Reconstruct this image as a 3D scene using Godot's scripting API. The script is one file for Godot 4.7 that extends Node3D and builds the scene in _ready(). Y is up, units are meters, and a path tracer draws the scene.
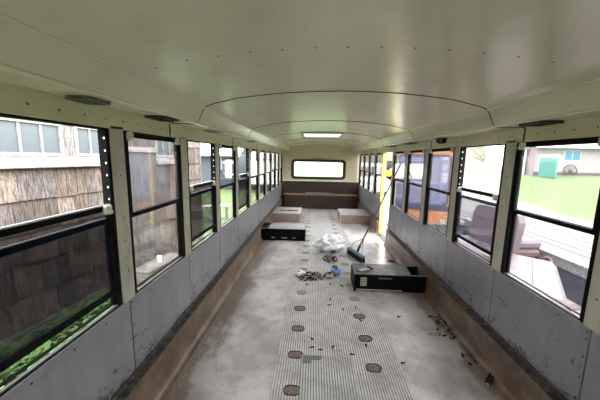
extends Node3D
# A stripped school bus seen down its aisle: y up, metres, floor at y = 0, the rear of the bus towards -z.

const XW := 1.15            # inner face of the side walls
const SILL := 0.718
const TOP := 1.612
const PITCH := 0.7174       # window pitch
const ZL := -1.3694         # first pillar in view, left wall
const ZR := -1.2815         # first pillar in view, right wall
const ZB := -8.58           # rear wall
const ZF := 1.7             # front wall
const BOW := -1.885         # first roof seam

var M := {}
var taken := {}
var rng := RandomNumberGenerator.new()

# ------------------------------------------------------------------ helpers
func numbered(called: String) -> String:
	if not taken.has(called):
		taken[called] = 0
		return called
	taken[called] += 1
	return "%s_%03d" % [called, taken[called]]

func thing(called: String, label: String, category: String, at := Vector3.ZERO, turn := 0.0, group := "") -> Node3D:
	var o := Node3D.new()
	o.name = numbered(called)
	add_child(o)
	o.position = at
	o.rotation.y = turn
	o.set_meta("label", label)
	o.set_meta("category", category)
	if group != "":
		o.set_meta("group", group)
	return o

func setting(called: String, label: String) -> Node3D:
	var o := Node3D.new()
	o.name = numbered(called)
	add_child(o)
	o.set_meta("kind", "structure")
	o.set_meta("label", label)
	return o

func tag(o: Node, label: String, category: String, group := "") -> void:
	o.set_meta("label", label)
	o.set_meta("category", category)
	if group != "":
		o.set_meta("group", group)

func ST() -> SurfaceTool:
	var st := SurfaceTool.new()
	st.begin(Mesh.PRIMITIVE_TRIANGLES)
	return st

func put(st: SurfaceTool, called: String, m: Material, parent: Node = self) -> MeshInstance3D:
	return put_mesh(st.commit(), called, m, parent)

func put_mesh(mesh: Mesh, called: String, m: Material, parent: Node = self) -> MeshInstance3D:
	var o := MeshInstance3D.new()
	o.mesh = mesh
	o.material_override = m
	o.name = numbered(called) if parent == self else called
	parent.add_child(o, true)
	return o

func vtx(st: SurfaceTool, p: Vector3, n: Vector3, uv := Vector2.ZERO) -> void:
	st.set_normal(n)
	st.set_uv(uv)
	st.add_vertex(p)

func tri(st: SurfaceTool, a: Vector3, b: Vector3, c: Vector3, out: Vector3) -> void:
	var n := (c - a).cross(b - a)
	if n.length_squared() < 1e-16:
		return
	n = n.normalized()
	if n.dot(out) < 0.0:
		n = -n
		var t := b
		b = c
		c = t
	vtx(st, a, n); vtx(st, b, n); vtx(st, c, n)

func quad(st: SurfaceTool, a: Vector3, b: Vector3, c: Vector3, d: Vector3, out: Vector3) -> void:
	tri(st, a, b, c, out)
	tri(st, a, c, d, out)

# smooth quad with given vertex normals
func squad(st: SurfaceTool, p: Array, n: Array, uv: Array = []) -> void:
	var fn: Vector3 = (p[2] - p[0]).cross(p[1] - p[0])
	var order := [0, 1, 2, 0, 2, 3]
	if fn.dot(n[0] + n[1] + n[2] + n[3]) < 0.0:
		order = [0, 2, 1, 0, 3, 2]
	for i in order:
		vtx(st, p[i], n[i], uv[i] if uv.size() > 0 else Vector2.ZERO)

# box with chamfered edges
func bbox(st: SurfaceTool, c: Vector3, s: Vector3, b := 0.0, bs := Basis.IDENTITY) -> void:
	var h := s * 0.5
	if b <= 0.0:
		for ax in 3:
			var u := (ax + 1) % 3
			var w := (ax + 2) % 3
			for sg in [-1.0, 1.0]:
				var q := []
				for k in [[-1, -1], [1, -1], [1, 1], [-1, 1]]:
					var v := Vector3.ZERO
					v[ax] = sg * h[ax]; v[u] = k[0] * h[u]; v[w] = k[1] * h[w]
					q.append(c + bs * v)
				var o := Vector3.ZERO
				o[ax] = sg
				quad(st, q[0], q[1], q[2], q[3], bs * o)
		return
	b = min(b, 0.49 * min(s.x, min(s.y, s.z)))
	for ax in 3:
		var u := (ax + 1) % 3
		var w := (ax + 2) % 3
		for sg in [-1.0, 1.0]:
			var q := []
			for k in [[-1, -1], [1, -1], [1, 1], [-1, 1]]:
				var v := Vector3.ZERO
				v[ax] = sg * h[ax]; v[u] = k[0] * (h[u] - b); v[w] = k[1] * (h[w] - b)
				q.append(c + bs * v)
			var o := Vector3.ZERO
			o[ax] = sg
			quad(st, q[0], q[1], q[2], q[3], bs * o)
		for su in [-1.0, 1.0]:
			for sw in [-1.0, 1.0]:
				var e := []
				for sa in [-1.0, 1.0]:
					var v1 := Vector3.ZERO
					v1[ax] = sa * (h[ax] - b); v1[u] = su * h[u]; v1[w] = sw * (h[w] - b)
					var v2 := Vector3.ZERO
					v2[ax] = sa * (h[ax] - b); v2[u] = su * (h[u] - b); v2[w] = sw * h[w]
					e.append([c + bs * v1, c + bs * v2])
				var o2 := Vector3.ZERO
				o2[u] = su; o2[w] = sw
				quad(st, e[0][0], e[0][1], e[1][1], e[1][0], bs * o2)
	for x in [-1.0, 1.0]:
		for y in [-1.0, 1.0]:
			for z in [-1.0, 1.0]:
				var sgn := Vector3(x, y, z)
				var a := Vector3(x * h.x, y * (h.y - b), z * (h.z - b))
				var d := Vector3(x * (h.x - b), y * h.y, z * (h.z - b))
				var g := Vector3(x * (h.x - b), y * (h.y - b), z * h.z)
				tri(st, c + bs * a, c + bs * d, c + bs * g, bs * sgn)

# box given by two corners
func bx(st: SurfaceTool, a: Vector3, b: Vector3, bev := 0.0) -> void:
	bbox(st, (a + b) * 0.5, (b - a).abs(), bev)

# planar polygon (any plane) swept along v
func extrude(st: SurfaceTool, pts: Array, v: Vector3) -> void:
	var n := Vector3.ZERO
	var m := pts.size()
	for i in m:
		n += (pts[i] as Vector3).cross(pts[(i + 1) % m])
	n = n.normalized()
	for i in m:
		var a: Vector3 = pts[i]
		var b: Vector3 = pts[(i + 1) % m]
		quad(st, a, b, b + v, a + v, (b - a).cross(n))
	var ux: Vector3 = ((pts[1] as Vector3) - (pts[0] as Vector3)).normalized()
	var uy := n.cross(ux)
	var flat := PackedVector2Array()
	for p in pts:
		flat.append(Vector2((p as Vector3).dot(ux), (p as Vector3).dot(uy)))
	var ix := Geometry2D.triangulate_polygon(flat)
	var sg := 1.0 if n.dot(v) > 0.0 else -1.0
	for i in range(0, ix.size(), 3):
		tri(st, pts[ix[i]], pts[ix[i + 1]], pts[ix[i + 2]], -n * sg)
		tri(st, pts[ix[i]] + v, pts[ix[i + 1]] + v, pts[ix[i + 2]] + v, n * sg)

func tube(st: SurfaceTool, path: Array, r, seg := 8, caps := true) -> void:
	var rings := []
	var m := path.size()
	for i in m:
		var t: Vector3
		if i == 0:
			t = path[1] - path[0]
		elif i == m - 1:
			t = path[m - 1] - path[m - 2]
		else:
			t = path[i + 1] - path[i - 1]
		t = t.normalized()
		var ref := Vector3.UP if abs(t.y) < 0.9 else Vector3.RIGHT
		var a := t.cross(ref).normalized()
		var b := a.cross(t)
		var rad: float = r[i] if r is Array else r
		var ring := []
		for k in seg:
			var an := TAU * k / seg
			var nn := a * cos(an) + b * sin(an)
			ring.append([path[i] + nn * rad, nn])
		rings.append(ring)
	for i in m - 1:
		for k in seg:
			var k2 := (k + 1) % seg
			squad(st, [rings[i][k][0], rings[i][k2][0], rings[i + 1][k2][0], rings[i + 1][k][0]],
				[rings[i][k][1], rings[i][k2][1], rings[i + 1][k2][1], rings[i + 1][k][1]])
	if caps:
		for e in [0, m - 1]:
			var o: Vector3 = (path[0] - path[1]) if e == 0 else (path[m - 1] - path[m - 2])
			for k in seg:
				tri(st, path[e], rings[e][k][0], rings[e][(k + 1) % seg][0], o)

# points of a rounded rectangle in a plane spanned by ex, ey
func rrect(c: Vector3, w: float, h: float, r: float, ex: Vector3, ey: Vector3, n := 5) -> Array:
	var out := []
	for q in 4:
		var cx := (w * 0.5 - r) * (1.0 if q == 0 or q == 3 else -1.0)
		var cy := (h * 0.5 - r) * (1.0 if q < 2 else -1.0)
		for i in n + 1:
			var a := PI * 0.5 * (q + float(i) / n)
			out.append(c + ex * (cx + r * cos(a)) + ey * (cy + r * sin(a)))
	return out

# a frame between two loops of equal size, with thickness v
func ringframe(st: SurfaceTool, outer: Array, inner: Array, v: Vector3) -> void:
	var m := outer.size()
	for i in m:
		var j := (i + 1) % m
		var o: Vector3 = (outer[i] + outer[j]) * 0.5 - (inner[i] + inner[j]) * 0.5
		quad(st, outer[i], outer[j], inner[j], inner[i], -v)
		quad(st, outer[i] + v, outer[j] + v, inner[j] + v, inner[i] + v, v)
		quad(st, outer[i], outer[j], outer[j] + v, outer[i] + v, o)
		quad(st, inner[i], inner[j], inner[j] + v, inner[i] + v, -o)

# ellipsoid-like lump pushed about by noise
func lump(st: SurfaceTool, c: Vector3, r: Vector3, noise: FastNoiseLite, amount: float, nu := 16, nv := 10, floor_y := -100.0) -> void:
	var g := []
	for i in nv + 1:
		var row := []
		for k in nu:
			var th := PI * i / nv
			var ph := TAU * k / nu
			var d := Vector3(sin(th) * cos(ph), cos(th), sin(th) * sin(ph))
			var s := 1.0 + amount * noise.get_noise_3dv((d + c) * 100.0)
			var p := c + d * r * s
			p.y = max(p.y, floor_y)
			row.append(p)
		g.append(row)
	var nr := []
	for i in nv + 1:
		var row := []
		for k in nu:
			var a: Vector3 = g[i][(k + 1) % nu] - g[i][(k + nu - 1) % nu]
			var b: Vector3 = g[min(i + 1, nv)][k] - g[max(i - 1, 0)][k]
			var n := a.cross(b)
			if n.length() < 1e-9:
				n = g[i][k] - c
			if n.dot(g[i][k] - c) < 0.0:
				n = -n
			row.append(n.normalized())
		nr.append(row)
	for i in nv:
		for k in nu:
			var k2 := (k + 1) % nu
			squad(st, [g[i][k], g[i][k2], g[i + 1][k2], g[i + 1][k]], [nr[i][k], nr[i][k2], nr[i + 1][k2], nr[i + 1][k]])

# ------------------------------------------------------------------ textures
func fnoise(s: int, f: float, oct := 4) -> FastNoiseLite:
	var n := FastNoiseLite.new()
	n.seed = s
	n.noise_type = FastNoiseLite.TYPE_SIMPLEX_SMOOTH
	n.frequency = f
	n.fractal_type = FastNoiseLite.FRACTAL_FBM
	n.fractal_octaves = oct
	return n

# tileable mottled texture: layers of [seed, freq, stretch_x, stretch_y, weight]; the sum picks a colour from stops
func mottle(size: int, layers: Array, stops: Array, contrast := 1.0) -> ImageTexture:
	var im := Image.create(size, size, false, Image.FORMAT_RGB8)
	var ns := []
	for l in layers:
		ns.append(fnoise(l[0], 1.0, 3))
	var gr := Gradient.new()
	var offs := PackedFloat32Array()
	var cols := PackedColorArray()
	for i in stops.size():
		offs.append(float(i) / (stops.size() - 1))
		cols.append(stops[i])
	gr.offsets = offs
	gr.colors = cols
	for y in size:
		for x in size:
			var u := float(x) / size
			var v := float(y) / size
			var t := 0.0
			for i in layers.size():
				var l: Array = layers[i]
				var rx: float = l[1] * l[2] / TAU
				var ry: float = l[1] * l[3] / TAU
				# a torus in four dimensions folded into three keeps it close to seamless
				t += l[4] * ns[i].get_noise_3d(cos(TAU * u) * rx, sin(TAU * u) * rx + cos(TAU * v) * ry * 1.13, sin(TAU * v) * ry)
			im.set_pixel(x, y, gr.sample(clamp(0.5 + t * contrast, 0.0, 1.0)))
	im.generate_mipmaps()
	return ImageTexture.create_from_image(im)

func mat(c: Color, rough := 0.7, metal := 0.0) -> StandardMaterial3D:
	var m := StandardMaterial3D.new()
	m.albedo_color = c
	m.roughness = rough
	m.metallic = metal
	return m

func tmat(t: Texture2D, scale: float, rough := 0.8, metal := 0.0, world := true) -> StandardMaterial3D:
	var m := mat(Color.WHITE, rough, metal)
	m.albedo_texture = t
	m.uv1_triplanar = true
	m.uv1_world_triplanar = world
	m.uv1_scale = Vector3.ONE * scale
	return m

func glass(c: Color, alpha: float) -> StandardMaterial3D:
	var m := mat(Color(c.r, c.g, c.b, alpha), 0.04)
	m.transparency = BaseMaterial3D.TRANSPARENCY_ALPHA
	return m

func floor_texture() -> ImageTexture:
	# 2.3 m by 10.3 m of grey floor sheet: scuffs, brown dirt lying along the kick panels, pale worn patches
	var w := 384
	var h := 1400
	var im := Image.create(w, h, false, Image.FORMAT_RGB8)
	var a := fnoise(3, 1.6, 5)
	var b := fnoise(4, 7.0, 4)
	var c := fnoise(5, 40.0, 2)
	var d := fnoise(6, 3.0, 4)
	for y in h:
		for x in w:
			var wx := -1.15 + 2.3 * x / w
			var wz := 1.7 - 10.3 * y / h
			var n1 := a.get_noise_2d(wx, wz)
			var n2 := b.get_noise_2d(wx, wz)
			var n3 := c.get_noise_2d(wx, wz)
			var col := Color(0.72, 0.705, 0.70).lerp(Color(0.57, 0.55, 0.54), clamp(0.4 + n1 * 1.5 + n2 * 0.35 + n3 * 0.25, 0, 1))
			var edge: float = abs(wx) - (0.93 if wx < 0.0 else 1.0) + 0.22 * d.get_noise_2d(wx * 1.5, wz * 0.5) + 0.05 * n2
			if edge > -0.05:
				col = col.lerp(Color(0.46, 0.395, 0.34), clamp((edge + 0.05) * 9.0, 0, 0.8) * (0.75 + 0.5 * n3))
			var st := n2 + 0.5 * n3
			if st > 0.5:
				col = col.lerp(Color(0.42, 0.36, 0.31), clamp((st - 0.5) * 3.0, 0, 0.25))
			im.set_pixel(x, y, col)
	im.generate_mipmaps()
	return ImageTexture.create_from_image(im)

func panel_texture() -> ImageTexture:
	# grey wall sheet, v = 1 at the bottom edge: grime with an outline of its own near the rail, drip streaks, scuffs
	var w := 1024
	var h := 128
	var im := Image.create(w, h, false, Image.FORMAT_RGB8)
	var a := fnoise(21, 1.0, 4)
	var b := fnoise(22, 6.0, 4)
	var c := fnoise(23, 22.0, 3)
	for y in h:
		for x in w:
			var s := 10.0 * x / w
			var t := 0.45 * (1.0 - float(y) / h)
			var n := a.get_noise_2d(s, t) * 0.7 + b.get_noise_2d(s * 1.5, t * 0.25) * 0.5 + c.get_noise_2d(s, t) * 0.2
			var col := Color(0.60, 0.595, 0.61).lerp(Color(0.53, 0.525, 0.545), clamp(0.45 + n, 0, 1))
			var blot := 0.9 * b.get_noise_2d(s * 0.7 + 40.0, t * 1.2) + 0.7 * c.get_noise_2d(s * 1.6, t * 1.6 + 9.0) - 1.5 * t + 0.05
			if blot > 0.26:
				col = col.lerp(Color(0.20, 0.19, 0.18), clamp((blot - 0.26) * 3.5, 0, 0.6))
			var rust := b.get_noise_2d(s * 2.0 + 90.0, t * 0.3) + 0.4 * c.get_noise_2d(s, t + 30.0)
			if rust > 0.62:
				col = col.lerp(Color(0.40, 0.34, 0.28), clamp((rust - 0.62) * 3.0, 0, 0.4))
			im.set_pixel(x, y, col)
	im.generate_mipmaps()
	return ImageTexture.create_from_image(im)

func make_materials() -> void:
	M.paint = tmat(mottle(256, [[11, 4.0, 1, 1, 0.5], [12, 18.0, 1, 1, 0.25]], [Color(0.83, 0.815, 0.715), Color(0.865, 0.85, 0.755), Color(0.88, 0.865, 0.785)]), 0.6, 0.23)
	M.bead = mat(Color(0.87, 0.855, 0.77), 0.14)
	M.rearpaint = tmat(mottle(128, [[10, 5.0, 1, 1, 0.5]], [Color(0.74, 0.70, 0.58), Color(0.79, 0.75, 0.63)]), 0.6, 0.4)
	M.paint_green = tmat(mottle(256, [[13, 4.0, 1, 1, 0.5], [14, 24.0, 1, 1, 0.3]], [Color(0.76, 0.745, 0.61), Color(0.80, 0.785, 0.65), Color(0.82, 0.805, 0.68)]), 0.6, 0.35)
	M.pillar = tmat(mottle(256, [[15, 8.0, 1, 0.3, 0.5], [16, 30.0, 1, 1, 0.3]], [Color(0.60, 0.585, 0.53), Color(0.70, 0.685, 0.62), Color(0.74, 0.725, 0.66)]), 1.0, 0.45)
	M.panel = mat(Color(1, 1, 1), 0.36, 0.4)
	M.panel.albedo_texture = panel_texture()
	M.rail = tmat(mottle(256, [[17, 14.0, 1, 1, 0.6], [18, 50.0, 1, 1, 0.4]], [Color(0.15, 0.145, 0.135), Color(0.25, 0.24, 0.225), Color(0.42, 0.40, 0.38)], 1.3), 1.2, 0.6, 0.2)
	M.kick = tmat(mottle(256, [[19, 5.0, 1, 1, 0.7], [20, 30.0, 2, 0.4, 0.35]], [Color(0.31, 0.25, 0.205), Color(0.42, 0.345, 0.285), Color(0.54, 0.465, 0.40)], 1.0), 0.9, 0.4)
	M.floor = mat(Color(1, 1, 1), 0.29)
	M.floor.albedo_texture = floor_texture()
	M.tread = tmat(mottle(256, [[31, 5.0, 1, 1, 0.6], [32, 26.0, 1, 1, 0.4]], [Color(0.60, 0.585, 0.575), Color(0.71, 0.70, 0.695), Color(0.78, 0.77, 0.765)], 1.1), 0.8, 0.36)
	M.groove = mat(Color(0.44, 0.425, 0.41), 0.8)
	M.bank = tmat(mottle(256, [[101, 8.0, 1, 1, 0.8], [102, 40.0, 1, 1, 0.7]], [Color(0.20, 0.21, 0.12), Color(0.29, 0.275, 0.22), Color(0.38, 0.35, 0.31)], 1.6), 0.12, 0.95)
	M.patch = tmat(mottle(256, [[33, 6.0, 1, 1, 0.6], [34, 30.0, 1, 1, 0.4]], [Color(0.60, 0.59, 0.58), Color(0.69, 0.685, 0.68), Color(0.75, 0.74, 0.73)]), 0.9, 0.45)
	M.rust = tmat(mottle(128, [[35, 20.0, 1, 1, 0.8], [36, 60.0, 1, 1, 0.5]], [Color(0.26, 0.19, 0.16), Color(0.42, 0.35, 0.31), Color(0.58, 0.54, 0.51)], 1.5), 5.0, 0.8)
	M.worn = tmat(mottle(128, [[37, 20.0, 1, 1, 0.8], [38, 60.0, 1, 1, 0.5]], [Color(0.42, 0.36, 0.31), Color(0.55, 0.50, 0.46), Color(0.62, 0.60, 0.58)], 1.5), 5.0, 0.7)
	M.rim = mat(Color(0.17, 0.13, 0.11), 0.8)
	M.black = mat(Color(0.055, 0.055, 0.06), 0.45)
	M.sash = mat(Color(0.035, 0.035, 0.04), 0.7)
	M.sash.metallic_specular = 0.25
	M.alu = mat(Color(0.72, 0.73, 0.75), 0.35, 0.8)
	M.screw = mat(Color(0.22, 0.21, 0.20), 0.5, 0.5)
	M.rivet = mat(Color(0.42, 0.41, 0.37), 0.5, 0.2)
	M.latch = mat(Color(0.80, 0.79, 0.74), 0.5)
	M.core = mat(Color(0.16, 0.15, 0.14), 0.9)
	M.skin = mat(Color(0.80, 0.56, 0.08), 0.4)
	M.jamb = mat(Color(0.90, 0.80, 0.36), 0.45)
	M.glass_closed = glass(Color(0.50, 0.50, 0.57), 0.26)
	M.glass_right = glass(Color(0.40, 0.39, 0.50), 0.26)
	M.glass_dark = glass(Color(0.06, 0.08, 0.15), 0.56)
	M.glass_smoke = glass(Color(0.06, 0.08, 0.15), 0.36)
	M.glass_smoke.metallic_specular = 0.25
	M.glass_dark.metallic_specular = 0.25
	M.glass_clear = glass(Color(0.45, 0.47, 0.47), 0.13)
	M.wellside = tmat(mottle(128, [[41, 8.0, 1, 1, 0.6]], [Color(0.48, 0.42, 0.37), Color(0.55, 0.49, 0.43)]), 1.0, 0.7)
	M.welltop = tmat(mottle(128, [[42, 8.0, 1, 1, 0.6], [43, 40.0, 1, 1, 0.4]], [Color(0.56, 0.55, 0.53), Color(0.68, 0.67, 0.66)]), 1.0, 0.5)
	M.brown = tmat(mottle(128, [[44, 8.0, 1, 1, 0.6], [45, 30.0, 1, 1, 0.3]], [Color(0.16, 0.11, 0.08), Color(0.21, 0.145, 0.11), Color(0.25, 0.18, 0.14)]), 1.0, 0.6)
	M.brownedge = mat(Color(0.50, 0.40, 0.33), 0.6)
	M.boxblack = tmat(mottle(128, [[46, 12.0, 1, 1, 0.6]], [Color(0.025, 0.026, 0.026), Color(0.04, 0.041, 0.04), Color(0.065, 0.065, 0.06)]), 1.5, 0.5)
	M.boxblack.metallic_specular = 0.2
	M.lid = tmat(mottle(256, [[47, 7.0, 1, 1, 0.7], [48, 40.0, 1, 1, 0.5]], [Color(0.15, 0.15, 0.14), Color(0.24, 0.24, 0.22), Color(0.40, 0.39, 0.37)], 1.4), 1.6, 0.45)
	M.lid_grey = tmat(mottle(128, [[49, 9.0, 1, 1, 0.6], [50, 40.0, 1, 1, 0.4]], [Color(0.45, 0.445, 0.435), Color(0.56, 0.55, 0.54), Color(0.62, 0.61, 0.60)], 1.2), 1.4, 0.45)
	M.white = mat(Color(0.86, 0.86, 0.85), 0.6)
	M.paper = mat(Color(0.84, 0.81, 0.78), 0.8)
	M.whitepaint = tmat(mottle(128, [[51, 8.0, 1, 1, 0.6], [52, 40.0, 1, 1, 0.4]], [Color(0.66, 0.65, 0.62), Color(0.80, 0.79, 0.77), Color(0.85, 0.84, 0.82)], 1.2), 1.0, 0.7)
	M.trim = tmat(mottle(128, [[57, 8.0, 1, 1, 0.6], [58, 40.0, 1, 1, 0.5]], [Color(0.42, 0.41, 0.40), Color(0.56, 0.555, 0.545), Color(0.62, 0.615, 0.60)], 1.2), 1.0, 0.8)
	M.blue = mat(Color(0.36, 0.52, 0.72), 0.6)
	M.red = mat(Color(0.55, 0.10, 0.10), 0.5)
	M.pole = tmat(mottle(128, [[53, 6.0, 1, 1, 0.6]], [Color(0.30, 0.20, 0.14), Color(0.42, 0.30, 0.22), Color(0.50, 0.40, 0.31)]), 3.0, 0.5)
	M.broomhead = mat(Color(0.25, 0.38, 0.45), 0.5)
	M.bristle = mat(Color(0.07, 0.09, 0.11), 0.9)
	M.scrap1 = mat(Color(0.10, 0.085, 0.075), 0.9)
	M.scrap2 = mat(Color(0.36, 0.29, 0.25), 0.9)
	M.scrap3 = mat(Color(0.62, 0.59, 0.56), 0.8)
	M.bag = mat(Color(0.96, 0.965, 0.98, 0.85), 0.4)
	M.bag.transparency = BaseMaterial3D.TRANSPARENCY_ALPHA
	M.shingle = []
	for i in 5:
		var base: Color = [Color(0.36, 0.315, 0.29), Color(0.41, 0.365, 0.34), Color(0.31, 0.275, 0.255), Color(0.44, 0.395, 0.365), Color(0.36, 0.33, 0.325)][i]
		var m := tmat(mottle(128, [[60 + i, 9.0, 2.2, 0.3, 0.9], [70 + i, 40.0, 1.5, 0.35, 0.6]], [base * 0.62, base, base * 1.28], 1.3), 2.3, 0.9)
		M.shingle.append(m)
	M.plank = tmat(mottle(128, [[80, 9.0, 2.0, 0.3, 0.8], [81, 40.0, 1.4, 0.3, 0.5]], [Color(0.34, 0.33, 0.32), Color(0.45, 0.435, 0.42), Color(0.54, 0.52, 0.51)], 1.2), 2.0, 0.9)
	M.shedplank = tmat(mottle(128, [[84, 9.0, 2.0, 0.3, 0.8], [85, 40.0, 1.4, 0.3, 0.5]], [Color(0.24, 0.225, 0.22), Color(0.33, 0.315, 0.31), Color(0.42, 0.405, 0.40)], 1.2), 2.0, 0.9)
	M.timber = tmat(mottle(128, [[82, 9.0, 0.4, 1.8, 0.8], [83, 40.0, 0.5, 1.4, 0.5]], [Color(0.30, 0.28, 0.25), Color(0.42, 0.39, 0.36), Color(0.52, 0.49, 0.46)], 1.2), 1.6, 0.9)
	M.shedglass = mat(Color(0.34, 0.37, 0.385), 0.3)
	M.grass = tmat(mottle(512, [[90, 14.0, 1, 1, 0.5], [91, 90.0, 1, 1, 0.5]], [Color(0.25, 0.32, 0.17), Color(0.33, 0.41, 0.22), Color(0.41, 0.48, 0.28)], 1.3), 0.25, 0.95)
	M.gravel = tmat(mottle(512, [[92, 12.0, 1, 1, 0.5], [93, 120.0, 1, 1, 0.8]], [Color(0.36, 0.355, 0.34), Color(0.49, 0.48, 0.465), Color(0.62, 0.61, 0.59)], 1.4), 0.4, 0.95)
	M.leaf = mat(Color(0.36, 0.50, 0.26), 0.7)
	M.leaf.backlight_enabled = true
	M.leaf.backlight = Color(0.12, 0.2, 0.05)
	M.foliage = mat(Color(0.22, 0.33, 0.13), 0.9)
	M.seat = tmat(mottle(128, [[95, 7.0, 1, 1, 0.6]], [Color(0.31, 0.225, 0.20), Color(0.36, 0.27, 0.245), Color(0.40, 0.31, 0.28)]), 1.2, 0.45)
	M.seat_pale = tmat(mottle(128, [[96, 7.0, 1, 1, 0.6]], [Color(0.36, 0.315, 0.335), Color(0.42, 0.37, 0.39)]), 1.2, 0.4)
	M.steel = tmat(mottle(128, [[97, 10.0, 1, 1, 0.7], [98, 40.0, 1, 1, 0.4]], [Color(0.14, 0.15, 0.16), Color(0.21, 0.22, 0.24), Color(0.28, 0.29, 0.30)]), 1.0, 0.6, 0.2)
	M.galv = tmat(mottle(128, [[99, 24.0, 1, 1, 0.9], [100, 60.0, 1, 1, 0.5]], [Color(0.40, 0.42, 0.42), Color(0.56, 0.58, 0.58), Color(0.70, 0.71, 0.70)], 1.4), 1.4, 0.6, 0.3)
	M.orange = mat(Color(0.60, 0.38, 0.19), 0.4)
	M.cowl = mat(Color(0.16, 0.18, 0.27), 0.5)
	M.vanglass = mat(Color(0.10, 0.11, 0.16), 0.08)
	M.yellow = mat(Color(0.85, 0.62, 0.10), 0.45)
	M.tyre = mat(Color(0.06, 0.06, 0.06), 0.9)
	M.siding = mat(Color(0.64, 0.605, 0.61), 0.8)
	M.roof = mat(Color(0.74, 0.74, 0.74), 0.7)
	M.bluegrey = mat(Color(0.25, 0.27, 0.30), 0.8)
	M.teal = mat(Color(0.22, 0.46, 0.41), 0.5)
	M.skyglass = mat(Color(0.35, 0.55, 0.66), 0.1)
	M.barnred = mat(Color(0.45, 0.12, 0.10), 0.8)

# ------------------------------------------------------------------ the bus shell
func build_side(side: float) -> void:
	# side -1 is the left wall, +1 the right wall
	var left := side < 0.0
	var z0 := ZL if left else ZR
	var w := setting("wall_left" if left else "wall_right",
		"left wall of the bus, grey metal panels under the windows" if left else "right wall of the bus, stained grey metal panels and side doorway")
	var edges := []        # pillar centres, front to rear
	for k in range(-4, 11):
		edges.append(z0 - PITCH * k)
	# core behind the panels: the outer body, open at the doorway
	var core := ST()
	var spans := [[ZF, ZB]] if left else [[ZF, z0 - 5 * PITCH + 0.045], [z0 - 6 * PITCH - 0.045, ZB]]
	for sp in spans:
		bx(core, Vector3(side * (XW + 0.011), -0.30, sp[0]), Vector3(side * 1.23, SILL - 0.06, sp[1]))
	put(core, "outer_skin", M.skin, w)
	core = ST()
	bx(core, Vector3(side * (XW + 0.019), TOP + 0.01, ZF), Vector3(side * 1.23, 1.80, ZB))
	put(core, "header_core", M.core, w)
	# panels, pillars
	for i in edges.size() - 1:
		var k: int = i - 4
		var za: float = edges[i]
		var zb: float = edges[i + 1]
		if za > ZF - 0.1:
			continue
		if not left and k == 5:
			continue
		zb = max(zb, ZB)
		var p := ST()
		panel_sheet(p, side, za - 0.0015, zb + 0.0015, 0.275, SILL)
		put(p, "wall_panel", M.panel, w)
	for i in edges.size():
		var k: int = i - 4
		var zc: float = edges[i]
		if zc > ZF - 0.05:
			continue
		var p := ST()
		var hw := 0.05
		if not left and k == 5:
			bx(p, Vector3(side * XW, 0.0, zc - 0.045), Vector3(side * 1.225, TOP + 0.02, zc + hw), 0.004)
			put(p, "pillar", M.pillar, w)
			continue
		if not left and k == 6:
			bx(p, Vector3(side * XW, 0.0, zc - 0.004), Vector3(side * 1.215, TOP + 0.03, zc - 0.028), 0.004)
			put(p, "door_jamb", M.jamb, w)
			p = ST()
			bx(p, Vector3(side * XW, SILL, zc - 0.029), Vector3(side * 1.20, TOP + 0.01, zc - hw), 0.004)
			put(p, "pillar", M.pillar, w)
			continue
		bx(p, Vector3(side * XW, SILL - 0.012, zc - hw), Vector3(side * 1.20, TOP + 0.02, zc + hw), 0.006)
		put(p, "pillar", M.pillar, w)
	# header above the windows in lengths that meet at the roof seams
	for sp in seam_spans():
		var p := ST()
		bx(p, Vector3(side * XW, TOP, sp[0] - 0.002), Vector3(side * (XW + 0.018), 1.712, sp[1] + 0.002), 0.003)
		put(p, "header_panel", M.paint_green, w)
	# seat rail and kick panel
	var parts := [[ZF, ZB]] if left else [[ZF, z0 - 5 * PITCH], [z0 - 6 * PITCH, ZB]]
	for sp in parts:
		var r := ST()
		extrude(r, [Vector3(side * (XW + 0.009), 0.262, sp[0]), Vector3(side * 1.102, 0.257, sp[0]), Vector3(side * 1.098, 0.268, sp[0]), Vector3(side * 1.138, 0.276, sp[0]), Vector3(side * 1.142, 0.292, sp[0]), Vector3(side * (XW + 0.009), 0.292, sp[0])], Vector3(0, 0, sp[1] - sp[0]))
		put(r, "seat_rail", M.rail, w)
		r = ST()
		var prof := [Vector3(side * (XW + 0.009), 0.262, sp[0]), Vector3(side * 1.11, 0.258, sp[0])]
		for q in 6:
			var a := PI * 0.5 * q / 5.0
			prof.append(Vector3(side * (1.11 - 0.05 * (1.0 - cos(a))), 0.05 * (1.0 - sin(a)), sp[0]))
		prof.append(Vector3(side * (XW + 0.009), 0.0, sp[0]))
		extrude(r, prof, Vector3(0, 0, sp[1] - sp[0]))
		put(r, "kick_panel", M.kick, w)
	# screws: along the sill, at panel joints, down the pillars, along the header
	var s := ST()
	for i in edges.size():
		var zc: float = edges[i]
		var k: int = i - 4
		if zc > 0.6 or zc < -8.5:
			continue
		for y in [0.86, 1.02, 1.18, 1.40]:
			dot(s, Vector3(side * XW, y + rng.randf_range(-0.02, 0.02), zc + rng.randf_range(-0.008, 0.008)), Vector3(-side, 0, 0), 0.0055)
		if not left and (k == 5 or k == 6):
			continue
		for y in [0.34, 0.45, 0.56, 0.655, 0.69]:
			dot(s, Vector3(side * XW, y, zc - 0.018), Vector3(-side, 0, 0), 0.0055)
		for q in 3:
			if not left and k == 5:
				continue
			dot(s, Vector3(side * XW, SILL - 0.035, zc - PITCH * (q + 1) / 4.0), Vector3(-side, 0, 0), 0.0055)
		if k < 4:
			dot(s, Vector3(side * XW, 0.31, zc - PITCH * 0.3), Vector3(-side, 0, 0), 0.006)
			dot(s, Vector3(side * XW, 0.312, zc - PITCH * 0.7), Vector3(-side, 0, 0), 0.006)
	put(s, "screws", M.screw, w).set_meta("kind", "stuff")
	s = ST()
	var zz := 0.5
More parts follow.
